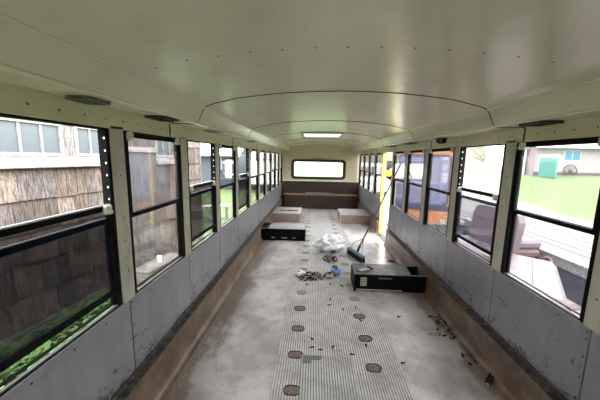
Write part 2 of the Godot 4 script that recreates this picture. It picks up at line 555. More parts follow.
	while zz > -8.5:
		dot(s, Vector3(side * XW, 1.655, zz), Vector3(-side, 0, 0), 0.006)
		zz -= 0.12
	put(s, "header_screws", M.rivet, w).set_meta("kind", "stuff")

func panel_sheet(st: SurfaceTool, side: float, za: float, zb: float, y0: float, y1: float) -> void:
	var x := side * XW
	var n := Vector3(-side, 0, 0)
	var b := 0.003
	var p := [Vector3(x, y1 - b, za - b), Vector3(x, y1 - b, zb + b), Vector3(x, y0 + b, zb + b), Vector3(x, y0 + b, za - b)]
	var uo := 0.37 if side > 0.0 else 0.0
	var uv := []
	for q in p:
		uv.append(Vector2((1.7 - q.z) / 10.0 + uo, 1.0 - (q.y - 0.27) / 0.45))
	squad(st, p, [n, n, n, n], uv)
	var o := [Vector3(x + side * b, y1, za), Vector3(x + side * b, y1, zb), Vector3(x + side * b, y0, zb), Vector3(x + side * b, y0, za)]
	for i in 4:
		var j := (i + 1) % 4
		var e: Vector3 = (o[i] + o[j]) * 0.5 - (p[i] + p[j]) * 0.5
		var nn := (n * b + e).normalized()
		squad(st, [p[i], p[j], o[j], o[i]], [nn, nn, nn, nn], [uv[i], uv[j], uv[j], uv[i]])
		var v := Vector3(side * 0.009, 0, 0)
		var n2: Vector3 = (e - n * e.dot(n)).normalized()
		squad(st, [o[i], o[j], o[j] + v, o[i] + v], [n2, n2, n2, n2], [uv[i], uv[j], uv[j], uv[i]])

# a small domed head on a surface
func dot(st: SurfaceTool, p: Vector3, n: Vector3, r: float) -> void:
	var ref := Vector3.UP if abs(n.y) < 0.9 else Vector3.RIGHT
	var a := n.cross(ref).normalized()
	var b := a.cross(n)
	var tip := p + n * r * 0.55
	for k in 6:
		var p1 := p + (a * cos(TAU * k / 6) + b * sin(TAU * k / 6)) * r
		var p2 := p + (a * cos(TAU * (k + 1) / 6) + b * sin(TAU * (k + 1) / 6)) * r
		tri(st, p1, p2, tip, n)

func seam_spans() -> Array:
	var out := []
	var z := BOW + 3.0 * PITCH * 2.0
	var cur := ZF
	while z > ZB + 0.05:
		if z < ZF:
			out.append([cur, z])
			cur = z
		z -= PITCH * 2.0
	out.append([cur, ZB])
	return out

const ARC := [[-0.905, 1.806], [-0.89, 1.817], [-0.85, 1.831], [-0.68, 1.870], [-0.53, 1.888], [-0.38, 1.903], [-0.17, 1.914], [0.0, 1.917], [0.14, 1.915], [0.28, 1.909], [0.38, 1.903], [0.53, 1.888], [0.68, 1.870], [0.85, 1.831], [0.89, 1.817], [0.905, 1.806]]
const HZ0 := -4.80
const HZ1 := -5.50

func arc_y(x: float) -> float:
	for i in ARC.size() - 1:
		if x <= ARC[i + 1][0]:
			return lerp(float(ARC[i][1]), float(ARC[i + 1][1]), (x - ARC[i][0]) / (ARC[i + 1][0] - ARC[i][0]))
	return ARC[ARC.size() - 1][1]

func arc_sheet(st: SurfaceTool, za: float, zb: float, lift: float, up: bool, hole: bool, widen := 1.0) -> void:
	var nr := []
	for i in ARC.size():
		var a: Array = ARC[max(i - 1, 0)]
		var b: Array = ARC[min(i + 1, ARC.size() - 1)]
		var t := Vector2(b[0] - a[0], b[1] - a[1]).normalized()
		var n := Vector3(t.y, -t.x, 0)
		nr.append(-n if up else n)
	var zs := [za]
	for h in [HZ0, HZ1]:
		if hole and h < za and h > zb:
			zs.append(h)
	zs.append(zb)
	for q in zs.size() - 1:
		for i in ARC.size() - 1:
			var xm: float = (ARC[i][0] + ARC[i + 1][0]) * 0.5
			var zm: float = (zs[q] + zs[q + 1]) * 0.5
			if hole and xm > -0.38 and xm < 0.28 and zm < HZ0 and zm > HZ1:
				continue
			var p := [Vector3(ARC[i][0] * widen, ARC[i][1] + lift, zs[q]), Vector3(ARC[i + 1][0] * widen, ARC[i + 1][1] + lift, zs[q]), Vector3(ARC[i + 1][0] * widen, ARC[i + 1][1] + lift, zs[q + 1]), Vector3(ARC[i][0] * widen, ARC[i][1] + lift, zs[q + 1])]
			squad(st, p, [nr[i], nr[i + 1], nr[i + 1], nr[i]])

func build_ceiling() -> void:
	var c := setting("ceiling", "cream painted metal ceiling of the bus with riveted seams")
	for sp in seam_spans():
		var st := ST()
		arc_sheet(st, sp[0] - 0.001, sp[1] + 0.001, 0.0, false, true)
		arc_sheet(st, sp[0] - 0.001, sp[1] + 0.001, 0.008, true, true)
		put(st, "ceiling_panel", M.paint, c)
		for side in [-1.0, 1.0]:
			st = ST()
			var prof := [Vector2(XW + 0.002, 1.712), Vector2(1.136, 1.704), Vector2(0.985, 1.700), Vector2(0.970, 1.7015), Vector2(0.960, 1.708), Vector2(0.952, 1.719), Vector2(0.915, 1.795), Vector2(0.912, 1.8035), Vector2(0.905, 1.8085), Vector2(0.89, 1.825), Vector2(0.90, 1.835), Vector2(0.925, 1.815), Vector2(0.968, 1.724), Vector2(0.978, 1.712), Vector2(XW + 0.002, 1.724)]
			var pts := []
			for q in prof:
				pts.append(Vector3(side * q.x, q.y, sp[0] - 0.003))
			extrude(st, pts, Vector3(0, 0, sp[1] - sp[0] + 0.006))
			put(st, "cove_panel", M.paint, c)
			for bd in [Vector2(0.962, 1.7055), Vector2(0.907, 1.8055)]:
				st = ST()
				tube(st, [Vector3(side * bd.x, bd.y, sp[0] - 0.004), Vector3(side * bd.x, bd.y, sp[1] + 0.004)], 0.0065, 8)
				put(st, "cove_bead", M.bead, c)
		if sp[1] > ZB + 0.01:
			# dark sealant bead in the joint between two roof panels, from window head to window head
			st = ST()
			var bead := [Vector3(-1.149, TOP, sp[1]), Vector3(-1.149, 1.698, sp[1]), Vector3(-1.138, 1.703, sp[1]), Vector3(-0.98, 1.700, sp[1]), Vector3(-0.955, 1.715, sp[1]), Vector3(-0.914, 1.797, sp[1])]
			for q in ARC:
				bead.append(Vector3(q[0], q[1] - 0.0005, sp[1]))
			for q in [5, 4, 3, 2, 1, 0]:
				bead.append(Vector3(-bead[q].x, bead[q].y, sp[1]))
			tube(st, bead, 0.0036, 6)
			put(st, "joint_sealant", M.rim, c)
	# roof skin above
	var r := ST()
	arc_sheet(r, ZF, ZB, 0.05, false, true, 1.22 / 0.905)
	arc_sheet(r, ZF, ZB, 0.075, true, true, 1.22 / 0.905)
	for side in [-1.0, 1.0]:
		bx(r, Vector3(side * 1.15, 1.72, ZF), Vector3(side * 1.23, 1.90, ZB))
	put(r, "roof_skin", M.core, c)
	# rivets on the roof bows
	var s := ST()
	var z := BOW + PITCH
	var k := 1
	while z > ZB + 0.1:
		var seam := k % 2 == 0
		var x := -0.82
		while x < 0.83:
			if not (x > -0.45 and x < 0.35 and z < HZ0 + 0.1 and z > HZ1 - 0.1):
				dot(s, Vector3(x, arc_y(x), z + (0.014 if seam else 0.0)), Vector3(0, -1, 0), 0.0065 if not seam else 0.005)
			x += 0.128 if not seam else 0.11
		z -= PITCH
		k += 1
	put(s, "roof_rivets", M.rivet, c).set_meta("kind", "stuff")

func build_window(n: int, side: float, za: float, zb: float, dropped: bool, label: String, dark := false) -> void:
	# za nearer the front, zb nearer the rear; the window stands between two pillars
	var o := setting("window_%d" % n, label)
	var X := side * 1.17
	var fr := ST()
	var xa := side * 1.153
	var xb := side * 1.197
	var t := 0.022
	bx(fr, Vector3(xa, SILL - 0.002, za), Vector3(xb, TOP + 0.01, za - t), 0.003)
	bx(fr, Vector3(xa, SILL - 0.002, zb + t), Vector3(xb, TOP + 0.01, zb), 0.003)
	bx(fr, Vector3(xa, TOP - 0.008, za - t), Vector3(xb, TOP + 0.01, zb + t), 0.003)
	bx(fr, Vector3(xa, SILL - 0.006, za - t), Vector3(side * 1.164, SILL + 0.003, zb + t), 0.002)
	put(fr, "frame", M.sash, o)
	# bare metal sill strip outside the sash
	var sl := ST()
	bx(sl, Vector3(side * 1.1645, SILL - 0.006, za - t), Vector3(side * 1.1785, SILL + 0.006, zb + t), 0.002)
	put(sl, "sill_strip", M.alu, o)
	var z1 := za - t
	var z2 := zb + t
	var low := sash(o, "lower_sash", side * 1.186, z1, z2, SILL + 0.010, 1.175, 0.012, 0.022, M.glass_smoke if dark else (M.glass_clear if side < 0.0 else M.glass_right))
	low.set_meta("label", "fixed lower glass")
	var y0 := 0.79 if dropped else 1.15
	var up := sash(o, "upper_sash", side * 1.1665, z1, z2, y0, y0 + 0.455, 0.018, 0.024, M.glass_dark if dropped and side < 0.0 else (M.glass_closed if side < 0.0 else M.glass_right))
	up.set_meta("label", "sliding upper sash")
	# bright strip on top of the sash
	if dropped:
		var st := ST()
		bx(st, Vector3(side * 1.158, y0 + 0.455, z1), Vector3(side * 1.175, y0 + 0.463, z2), 0.002)
		bx(st, Vector3(side * 1.178, 1.176, z1), Vector3(side * 1.194, 1.182, z2), 0.002)
		put(st, "rail_strip", M.alu, up)
		# notched track in the open jambs
		var nt := ST()
		var y := 1.27
		while y < 1.58:
			bx(nt, Vector3(side * 1.160, y, z2 - 0.001), Vector3(side * 1.167, y + 0.010, z2 + 0.003))
			bx(nt, Vector3(side * 1.160, y, z1 + 0.001), Vector3(side * 1.167, y + 0.010, z1 - 0.003))
			y += 0.058
		put(nt, "track_notches", M.alu, o)
	for zz in [z1 - 0.03, z2 + 0.03]:
		var l := ST()
		var ly: float = y0 + 0.438
		bbox(l, Vector3(side * 1.155, ly, zz), Vector3(0.022, 0.046, 0.05), 0.008)
		bbox(l, Vector3(side * 1.146, ly - 0.012, zz + (0.006 if zz > (z1 + z2) * 0.5 else -0.006)), Vector3(0.018, 0.022, 0.03), 0.006)
		put(l, "latch", M.latch, up)

func sash(parent: Node, called: String, x: float, z1: float, z2: float, y0: float, y1: float, bar: float, rail: float, g: Material) -> MeshInstance3D:
	var st := ST()
	var d := 0.009
	bx(st, Vector3(x - d, y0, z1), Vector3(x + d, y1, z1 - bar), 0.002)
	bx(st, Vector3(x - d, y0, z2 + bar), Vector3(x + d, y1, z2), 0.002)
	var foot := rail if called == "upper_sash" else 0.006
	bx(st, Vector3(x - d, y0, z1 - bar), Vector3(x + d, y0 + foot, z2 + bar), 0.002)
	bx(st, Vector3(x - d, y1 - rail, z1 - bar), Vector3(x + d, y1, z2 + bar), 0.002)
	var o := put(st, called, M.sash, parent)
	st = ST()
	bx(st, Vector3(x - 0.002, y0 + foot, z1 - bar), Vector3(x + 0.002, y1 - rail, z2 + bar))
	put(st, "pane", g, o)
	return o

func build_windows() -> void:
	var n := 1
	var nth := ["first", "second", "third", "fourth", "fifth", "sixth", "seventh", "eighth", "ninth", "tenth", "eleventh", "twelfth", "thirteenth"]
	for k in range(-3, 10):
		var za := ZL - PITCH * k - 0.05
		var zb := ZL - PITCH * (k + 1) + 0.05
		var dropped := k in [-1, 1, 3]
		build_window(n, -1.0, za, zb, dropped, "%s black-framed sliding window of the left wall, %s" % [nth[k + 3], "sash slid down" if dropped else "sash closed"], k == -1)
		n += 1
	for k in range(0, 10):
		if k == 5:
			continue
		var za := ZR - PITCH * k - 0.05
		var zb := ZR - PITCH * (k + 1) + 0.05
		var dropped := k == 1
		build_window(n, 1.0, za, zb, dropped, "%s black-framed sliding window of the right wall, %s" % [nth[k], "sash slid down" if dropped else "sash closed"])
		n += 1
	# ahead of the first window the right wall is closed by the entry door panel
	var w := ST()
	bx(w, Vector3(XW + 0.002, SILL - 0.004, ZF), Vector3(1.22, TOP + 0.03, ZR + 0.05))
	var d := setting("door_1", "closed front entry door panel of the bus")
	put(w, "door_panel", M.pillar, d)
	# rear window
	var rw := setting("window_%d" % n, "wide rear window with rounded black rubber gasket")
	var c := Vector3(-0.057, 1.145, ZB + 0.012)
	var st := ST()
	ringframe(st, rrect(c, 1.655, 0.60, 0.11, Vector3.RIGHT, Vector3.UP), rrect(c, 1.48, 0.44, 0.06, Vector3.RIGHT, Vector3.UP), Vector3(0, 0, -0.03))
	put(st, "gasket", M.black, rw)
	st = ST()
	bx(st, c + Vector3(-0.76, -0.24, -0.022), c + Vector3(0.76, 0.24, -0.018))
	put(st, "pane", glass(Color(0.8, 0.82, 0.84), 0.08), rw)

func build_ends() -> void:
	var b := setting("wall_back", "cream rear wall of the bus around the wide window")
	var c := Vector3(-0.057, 1.145, ZB)
	var st := ST()
	ringframe(st, rrect(c, 1.56, 0.52, 0.002, Vector3.RIGHT, Vector3.UP), rrect(c, 1.53, 0.49, 0.07, Vector3.RIGHT, Vector3.UP), Vector3(0, 0, -0.05))
	bx(st, Vector3(-1.23, 0.0, ZB), Vector3(1.23, c.y - 0.26, ZB - 0.05))
	bx(st, Vector3(-1.23, c.y + 0.26, ZB), Vector3(1.23, 2.0, ZB - 0.05))
	bx(st, Vector3(-1.23, c.y - 0.26, ZB), Vector3(c.x - 0.78, c.y + 0.26, ZB - 0.05))
	bx(st, Vector3(c.x + 0.78, c.y - 0.26, ZB), Vector3(1.23, c.y + 0.26, ZB - 0.05))
	put(st, "wall_sheet", M.rearpaint, b)
	st = ST()
	bx(st, Vector3(-1.23, -0.3, ZB - 0.05), Vector3(1.23, 0.0, ZB))
	put(st, "outer_skin", M.skin, b)
	# curved moulding where ceiling meets the wall
	st = ST()
	var path := []
	for q in ARC:
		path.append(Vector3(q[0], q[1] - 0.006, ZB + 0.008))
	tube(st, path, 0.012, 6)
	put(st, "ceiling_moulding", M.paint, b)
	var tm := TextMesh.new()
	var f := SystemFont.new()
	f.font_names = PackedStringArray(["Droid Sans"])
	tm.font = f
	tm.text = "EMERGENCY EXIT"
	tm.font_size = 32
	tm.pixel_size = 0.0022
	tm.depth = 0.004
	var lt := put_mesh(tm, "lettering", mat(Color(0.12, 0.12, 0.12), 0.6), b)
	lt.position = Vector3(0.0, 1.475, ZB + 0.003)
	lt.set_meta("label", "small dark capital letters above the rear window")
	# pale pipe slanting down the corner beside the rear window
	st = ST()
	tube(st, [Vector3(-1.10, 1.66, ZB + 0.03), Vector3(-0.93, 0.83, ZB + 0.03)], 0.014, 8)
	put(st, "corner_pipe", M.whitepaint, b)
	# front wall with the split windscreen, behind the camera
	var fw := setting("wall_front", "front wall of the bus with a split windscreen")
	st = ST()
	bx(st, Vector3(-1.23, -0.3, ZF), Vector3(1.23, 1.10, ZF + 0.06))
	bx(st, Vector3(-1.23, 1.66, ZF), Vector3(1.23, 1.98, ZF + 0.06))
	bx(st, Vector3(-1.23, 1.10, ZF), Vector3(-1.10, 1.66, ZF + 0.06))
	bx(st, Vector3(1.10, 1.10, ZF), Vector3(1.23, 1.66, ZF + 0.06))
	bx(st, Vector3(-0.03, 1.10, ZF), Vector3(0.03, 1.66, ZF + 0.06))
	put(st, "wall_sheet", M.paint, fw)
	for sx in [-1.0, 1.0]:
		st = ST()
		bx(st, Vector3(sx * 0.03, 1.10, ZF + 0.028), Vector3(sx * 1.10, 1.66, ZF + 0.032))
		put(st, "windscreen_pane", glass(Color(0.5, 0.52, 0.52), 0.1), fw)

func ribs(st: SurfaceTool, x0: float, n: int, step: float, za: float, zb: float, y0: float, y1: float) -> void:
	var z := Vector3(0, 0, zb - za)
	for i in n:
		var a := x0 + i * step
		var q := [Vector3(a + step * 0.14, y0, za), Vector3(a + step * 0.2, y1, za), Vector3(a + step * 0.8, y1, za), Vector3(a + step * 0.86, y0, za)]
		for j in 3:
			quad(st, q[j], q[j + 1], q[j + 1] + z, q[j] + z, Vector3([-1, 0, 1][j], 1 if j == 1 else 0, 0))
		quad(st, q[0], q[1], q[2], q[3], Vector3(0, 0, 1))

func build_floor() -> void:
	var f := setting("floor", "scuffed grey bus floor with a ribbed aisle strip")
	var st := ST()
	bx(st, Vector3(-1.16, -0.12, ZF), Vector3(1.23, -0.004, ZB))
	put(st, "subfloor", M.core, f)
	for sp in [[-1.15, -0.418], [0.496, 1.16]]:
		st = ST()
		var p := [Vector3(sp[0], 0, ZF), Vector3(sp[1], 0, ZF), Vector3(sp[1], 0, ZB), Vector3(sp[0], 0, ZB)]
		var uv := []
		for q in p:
			uv.append(Vector2((q.x + 1.15) / 2.31, (1.7 - q.z) / 10.3))
		squad(st, p, [Vector3.UP, Vector3.UP, Vector3.UP, Vector3.UP], uv)
		for e in [0, 2]:
			quad(st, p[e], p[(e + 1) % 4], p[(e + 1) % 4] - Vector3(0, 0.004, 0), p[e] - Vector3(0, 0.004, 0), Vector3(0, 0, 1 - e))
		put(st, "floor_sheet", M.floor, f)
	# ribbed strip: real ribs along z over a dirty base
	st = ST()
	bx(st, Vector3(-0.418, -0.004, ZF), Vector3(0.496, -0.0015, ZB))
	put(st, "tread_base", M.groove, f)
	st = ST()
	ribs(st, -0.418, 50, 0.914 / 50.0, ZF, ZB, -0.0015, 0.0035)
	put(st, "aisle_tread", M.tread, f)
	# oval seat-anchor plates in two rows
	var plate := ST()
	var ring := ST()
	var ov_o := rrect(Vector3.ZERO, 0.114, 0.082, 0.038, Vector3.RIGHT, Vector3.BACK, 4)
	var ov_i := rrect(Vector3.ZERO, 0.102, 0.070, 0.032, Vector3.RIGHT, Vector3.BACK, 4)
	ringframe(ring, ov_o, ov_i, Vector3(0, 0.007, 0))
	extrude(plate, ov_i, Vector3(0, 0.004, 0))
	for r in 4:
		bx(plate, Vector3(-0.034 + r * 0.019, 0.0, -0.026), Vector3(-0.024 + r * 0.019, 0.006, 0.026), 0.0015)
	var rm := ring.commit()
	var pm := plate.commit()
	var row := [[-0.281, -1.60], [0.288, -1.837]]
	for r in row:
		for k in 20:
			var z: float = r[1] - 0.332 * k
			if z < -8.0:
				break
			var o := put_mesh(pm, "anchor_plate", M.rust if z > -2.7 else M.worn, f)
			o.position = Vector3(r[0], 0.0, z)
			put_mesh(rm, "plate_rim", M.rim if z > -2.7 else M.worn, o)
	# flat patch sheet in the aisle and the torn corner beside it
	st = ST()
	bx(st, Vector3(-0.235, 0.0, -0.6), Vector3(0.15, 0.005, -1.93), 0.002)
	put(st, "patch_base", M.groove, f)
	st = ST()
	ribs(st, -0.234, 21, 0.3835 / 21.0, -0.605, -1.927, 0.004, 0.0075)
	put(st, "patch_sheet", M.patch, f)
	st = ST()
	extrude(st, [Vector3(-0.225, 0.0055, -1.925), Vector3(-0.075, 0.0055, -1.925), Vector3(-0.095, 0.0055, -1.885), Vector3(-0.155, 0.0055, -1.885), Vector3(-0.16, 0.0055, -1.85), Vector3(-0.225, 0.0055, -1.84)], Vector3(0, 0.004, 0))
	put(st, "torn_corner", mat(Color(0.40, 0.40, 0.40), 0.7), f)
	# door threshold
	st = ST()
	bx(st, Vector3(1.12, 0.0, ZR - 5 * PITCH - 0.045), Vector3(1.235, 0.012, ZR - 6 * PITCH + 0.045), 0.003)
	put(st, "door_threshold", M.steel, f)

# ------------------------------------------------------------------ fittings
func build_fittings() -> void:
	# louvred vents and lamps under the coves
	var vents := [
		[Vector3(-1.05, 1.700, -1.085), 0.10, 0.13, "grey louvred vent under left cove above first window", M.lid],
		[Vector3(-1.04, 1.701, -1.60), 0.12, 0.18, "black louvred vent under left cove above second window", M.black],
		[Vector3(-1.04, 1.701, -2.42), 0.11, 0.16, "small grey vent under left cove above third window", M.lid_grey],
		[Vector3(-1.04, 1.701, -3.85), 0.11, 0.18, "grey vent under left cove farthest down the bus", M.lid_grey],
		[Vector3(1.045, 1.701, -1.63), 0.12, 0.18, "black louvred vent under right cove above large window", M.black],
		[Vector3(1.045, 1.701, -3.75), 0.11, 0.30, "long grey vent under right cove just past the round fixture", M.lid],
		[Vector3(1.045, 1.701, -4.65), 0.11, 0.36, "long grey vent under right cove above the doorway", M.lid]]
	for v in vents:
		var t := thing("cove_vent", v[3], "vent", v[0])
		var st := ST()
		var w: float = v[1]
		var l: float = v[2]
		ringframe(st, rrect(Vector3.ZERO, w, l, 0.02, Vector3.RIGHT, Vector3.BACK, 3), rrect(Vector3.ZERO, w - 0.03, l - 0.03, 0.01, Vector3.RIGHT, Vector3.BACK, 3), Vector3(0, -0.012, 0))
		put(st, "frame", v[4], t)
		for i in 5:
			st = ST()
			bbox(st, Vector3(0, -0.006, -l * 0.5 + 0.03 + i * (l - 0.06) / 4.0), Vector3(w - 0.03, 0.003, 0.02), 0.0, Basis(Vector3.RIGHT, 0.5))
			put(st, "louvre", v[4], t)
	# round speaker-like fixture under the right cove
	var d := thing("dome_fixture", "small black round fixture hanging under right cove", "fixture", Vector3(1.05, 1.70, -2.84))
	var st := ST()
	tube(st, [Vector3(0, 0, 0), Vector3(0, -0.012, 0)], 0.055, 14)
	put(st, "base_plate", M.black, d)
	st = ST()
	tube(st, [Vector3(0, -0.012, 0), Vector3(0, -0.04, 0), Vector3(0, -0.052, 0)], [0.045, 0.045, 0.02], 14)
	put(st, "housing", M.boxblack, d)
	st = ST()
	tube(st, [Vector3(-0.02, -0.025, 0.038), Vector3(-0.03, -0.03, 0.052)], 0.014, 10)
	put(st, "lens", mat(Color(0.25, 0.40, 0.25), 0.2), d)
	# cable conduit with clips along the right cove
	# roof hatch
	var h := thing("roof_hatch", "white translucent roof hatch glowing with daylight", "hatch", Vector3(-0.05, 1.90, (HZ0 + HZ1) * 0.5))
	st = ST()
	var cw := 0.66
	var cl: float = HZ0 - HZ1
	ringframe(st, rrect(Vector3(0, -0.012, 0), cw + 0.08, cl + 0.08, 0.05, Vector3.RIGHT, Vector3.BACK, 4), rrect(Vector3(0, -0.012, 0), cw - 0.02, cl - 0.02, 0.04, Vector3.RIGHT, Vector3.BACK, 4), Vector3(0, 0.10, 0))
	put(st, "frame", M.whitepaint, h)
	st = ST()
	bx(st, Vector3(-cw * 0.5 - 0.03, 0.10, -cl * 0.5 - 0.03), Vector3(cw * 0.5 + 0.03, 0.108, cl * 0.5 + 0.03), 0.003)
	put(st, "lid_pane", glass(Color(0.9, 0.9, 0.9), 0.25), h)
	# wheel wells
	for s in [-1.0, 1.0]:
		var w := thing("wheel_well_box", "beige wheel well box on the left of the aisle, tools on top" if s < 0 else "beige wheel well box right of the aisle, bare top", "wheel well", Vector3(s * 0.79, 0, -6.75))
		var x0 := -0.32 if s < 0 else -0.335
		st = ST()
		bx(st, Vector3(x0, 0.0, 0.39), Vector3(0.32, 0.198, -0.42), 0.006)
		put(st, "box_sides", M.wellside, w)
		st = ST()
		bx(st, Vector3(x0 - 0.006, 0.196, 0.398), Vector3(0.326, 0.206, -0.42), 0.004)
		put(st, "top_sheet", M.welltop, w)
		st = ST()
		var ex := 0.318 if s < 0 else x0 + 0.002
		bx(st, Vector3(ex - 0.02, 0.0, 0.396), Vector3(ex + 0.008, 0.2, 0.386), 0.003)
		put(st, "corner_strip", M.welltop, w)
	# rear platform, two levels
	var b := thing("rear_platform", "dark brown two-step wooden platform across the rear of the bus", "platform", Vector3(0, 0, -8.36))
	for i in 3:
		st = ST()
		var xa: float = [-1.06, -0.40, 0.27][i]
		var xb: float = [-0.405, 0.265, 1.06][i]
		bx(st, Vector3(xa, 0.0, 0.21), Vector3(xb, 0.40, -0.20), 0.005)
		put(st, "lower_panel", M.brown, b)
	st = ST()
	bx(st, Vector3(-1.09, 0.40, 0.235), Vector3(1.09, 0.425, -0.2), 0.005)
	put(st, "step_board", M.brownedge, b)
	st = ST()
	bx(st, Vector3(-1.145, 0.425, -0.06), Vector3(1.145, 0.79, -0.2), 0.005)
	put(st, "upper_panel", M.brown, b)
	st = ST()
	bx(st, Vector3(-1.145, 0.79, -0.04), Vector3(1.145, 0.81, -0.2), 0.004)
	put(st, "top_board", M.whitepaint, b)
	st = ST()
	bx(st, Vector3(-0.42, 0.425, 0.22), Vector3(0.40, 0.475, 0.10), 0.006)
	tag(put(st, "loose_board", M.plank), "pale board lying on the step of the brown platform", "board")
	get_child(get_child_count() - 1).position = Vector3(0, 0, -8.36)
	st = ST()
	bx(st, Vector3(-0.30, 0.81, -0.05), Vector3(0.10, 0.822, -0.18), 0.003)
	tag(put(st, "paper_sheet", M.white), "white sheet lying below the rear window", "paper")
	get_child(get_child_count() - 1).position = Vector3(-0.3, 0, -8.36)

func heater(at: Vector3, right: bool) -> void:
	# long black box across the side floor, open next to the wall
	var t := thing("metal_box", "long black metal box with dusty lid, phone lying on it" if right else "long black metal box with grey lid behind the debris, near the wheel well", "metal box", at)
	# local x runs from the aisle end (0) towards the wall, on the left it is mirrored
	var s := 1.0 if right else -1.0
	var L := 0.80
	var D := 0.30 if right else 0.40
	var H := 0.20 if right else 0.215
	var st := ST()
	bx(st, Vector3(0, 0.012, 0), Vector3(s * L, H, -0.012), 0.003)
	put(st, "front_plate", M.boxblack, t)
	st = ST()
	bx(st, Vector3(0, 0.012, -D + 0.012), Vector3(s * L, H, -D), 0.003)
	put(st, "back_plate", M.boxblack, t)
	st = ST()
	bx(st, Vector3(0, 0.0, -0.012), Vector3(s * L, 0.016, -D + 0.012))
	put(st, "bottom_plate", M.boxblack, t)
	st = ST()
	bx(st, Vector3(-s * 0.016, -0.0, 0.022), Vector3(0, H - 0.004, -D - 0.004), 0.003)
	put(st, "end_flange", M.boxblack, t)
	st = ST()
	bx(st, Vector3(s * (L - 0.01), 0.012, -0.012), Vector3(s * L, H, -D + 0.012), 0.002)
	put(st, "wall_end", M.boxblack, t)
	st = ST()
	var x1 := 0.615 if right else 0.655
	extrude(st, [Vector3(-s * 0.02, H, 0.012), Vector3(s * x1, H, 0.012), Vector3(s * (x1 + (0.03 if right else 0.0)), H, -D - 0.01), Vector3(-s * 0.005, H, -D - 0.01)], Vector3(0, 0.009, 0))
	put(st, "lid", M.lid if right else M.lid_grey, t)
	st = ST()
	bx(st, Vector3(s * x1, H + 0.001, 0.004), Vector3(s * L, H + 0.006, -0.016), 0.002)
	put(st, "rim_strip", M.lid_grey, t)
	st = ST()
	bx(st, Vector3(s * 0.01, 0.012, 0.002), Vector3(s * (0.52 if right else 0.75), 0.03, 0.010), 0.002)
	put(st, "bottom_strip", M.lid_grey if right else M.boxblack, t)
	if right:
		st = ST()
		bx(st, Vector3(0.055, 0.065, 0.0), Vector3(0.125, 0.165, 0.0015))
		put(st, "paper_label", mat(Color(0.62, 0.60, 0.52), 0.7), t)
		st = ST()
		for i in 3:
			bx(st, Vector3(0.063, 0.085 + i * 0.026, 0.0015), Vector3(0.117, 0.092 + i * 0.026, 0.0022))
		put(st, "label_print", mat(Color(0.30, 0.30, 0.27), 0.7), t)
		st = ST()
		bx(st, Vector3(0.255, 0.152, 0.0), Vector3(0.405, 0.170, 0.0015))
		put(st, "warning_strip", mat(Color(0.52, 0.30, 0.29), 0.6), t)
	else:
		for p in [[-0.60, 0.07], [-0.41, 0.10], [-0.22, 0.06]]:
			st = ST()
			bx(st, Vector3(p[0], 0.045, 0.0), Vector3(p[0] + p[1], 0.062, 0.0016))
			put(st, "scuff_plate", M.lid_grey, t)
		# raised black cover near the wall
		st = ST()
		bx(st, Vector3(-0.66, H + 0.001, -0.02), Vector3(-0.80, H + 0.02, -D), 0.006)
		put(st, "wall_cover", M.boxblack, t)

func build_loose() -> void:
	heater(Vector3(0.325, 0, -3.03), true)
	heater(Vector3(-0.325, 0, -4.88), false)
	# things on the right box
	var ph := thing("phone", "dark phone with pale screen lying on black box lid", "phone", Vector3(0.43, 0.211, -3.13), 0.5)
	var st := ST()
	bx(st, Vector3(-0.075, 0, -0.035), Vector3(0.075, 0.009, 0.035), 0.003)
	put(st, "body", mat(Color(0.16, 0.18, 0.22), 0.3), ph)
	st = ST()
	bx(st, Vector3(-0.066, 0.009, -0.029), Vector3(0.062, 0.0096, 0.029))
	put(st, "screen", mat(Color(0.62, 0.65, 0.70), 0.1), ph)
	var kn := thing("pocket_knife", "small black folded knife beside the phone on box", "knife", Vector3(0.515, 0.211, -3.20), -0.9)
	st = ST()
	bbox(st, Vector3(0, 0.008, 0), Vector3(0.10, 0.016, 0.022), 0.006)
	put(st, "handle", M.black, kn)
	st = ST()
	bbox(st, Vector3(0.03, 0.018, 0), Vector3(0.03, 0.004, 0.008), 0.001)
	put(st, "clip", M.alu, kn)
	build_broom()
	build_bag()
	build_debris()
	# tools on the left wheel well
	var pl := thing("pliers", "red handled pliers lying on left wheel well box", "pliers", Vector3(-0.72, 0.207, -6.66), 0.25)
	for s in [-1.0, 1.0]:
		st = ST()
		tube(st, [Vector3(0.0, 0.012, 0), Vector3(0.08, 0.012, s * 0.022), Vector3(0.17, 0.012, s * 0.014)], 0.011, 7)
		put(st, "handle", M.red, pl)
		st = ST()
		tube(st, [Vector3(0.0, 0.012, 0), Vector3(-0.05, 0.012, s * 0.012), Vector3(-0.09, 0.012, s * 0.002)], [0.014, 0.011, 0.005], 7)
		put(st, "jaw", M.black, pl)
	var wr := thing("wrench", "dark wrench lying on left wheel well box", "wrench", Vector3(-0.86, 0.207, -6.68), -0.2)
	st = ST()
	bbox(st, Vector3(0, 0.008, 0), Vector3(0.2, 0.012, 0.026), 0.004)
	put(st, "shaft", M.steel, wr)
	st = ST()
	tube(st, [Vector3(-0.1, 0.0, 0), Vector3(-0.1, 0.017, 0)], 0.032, 10)
	put(st, "jaw_head", M.steel, wr)

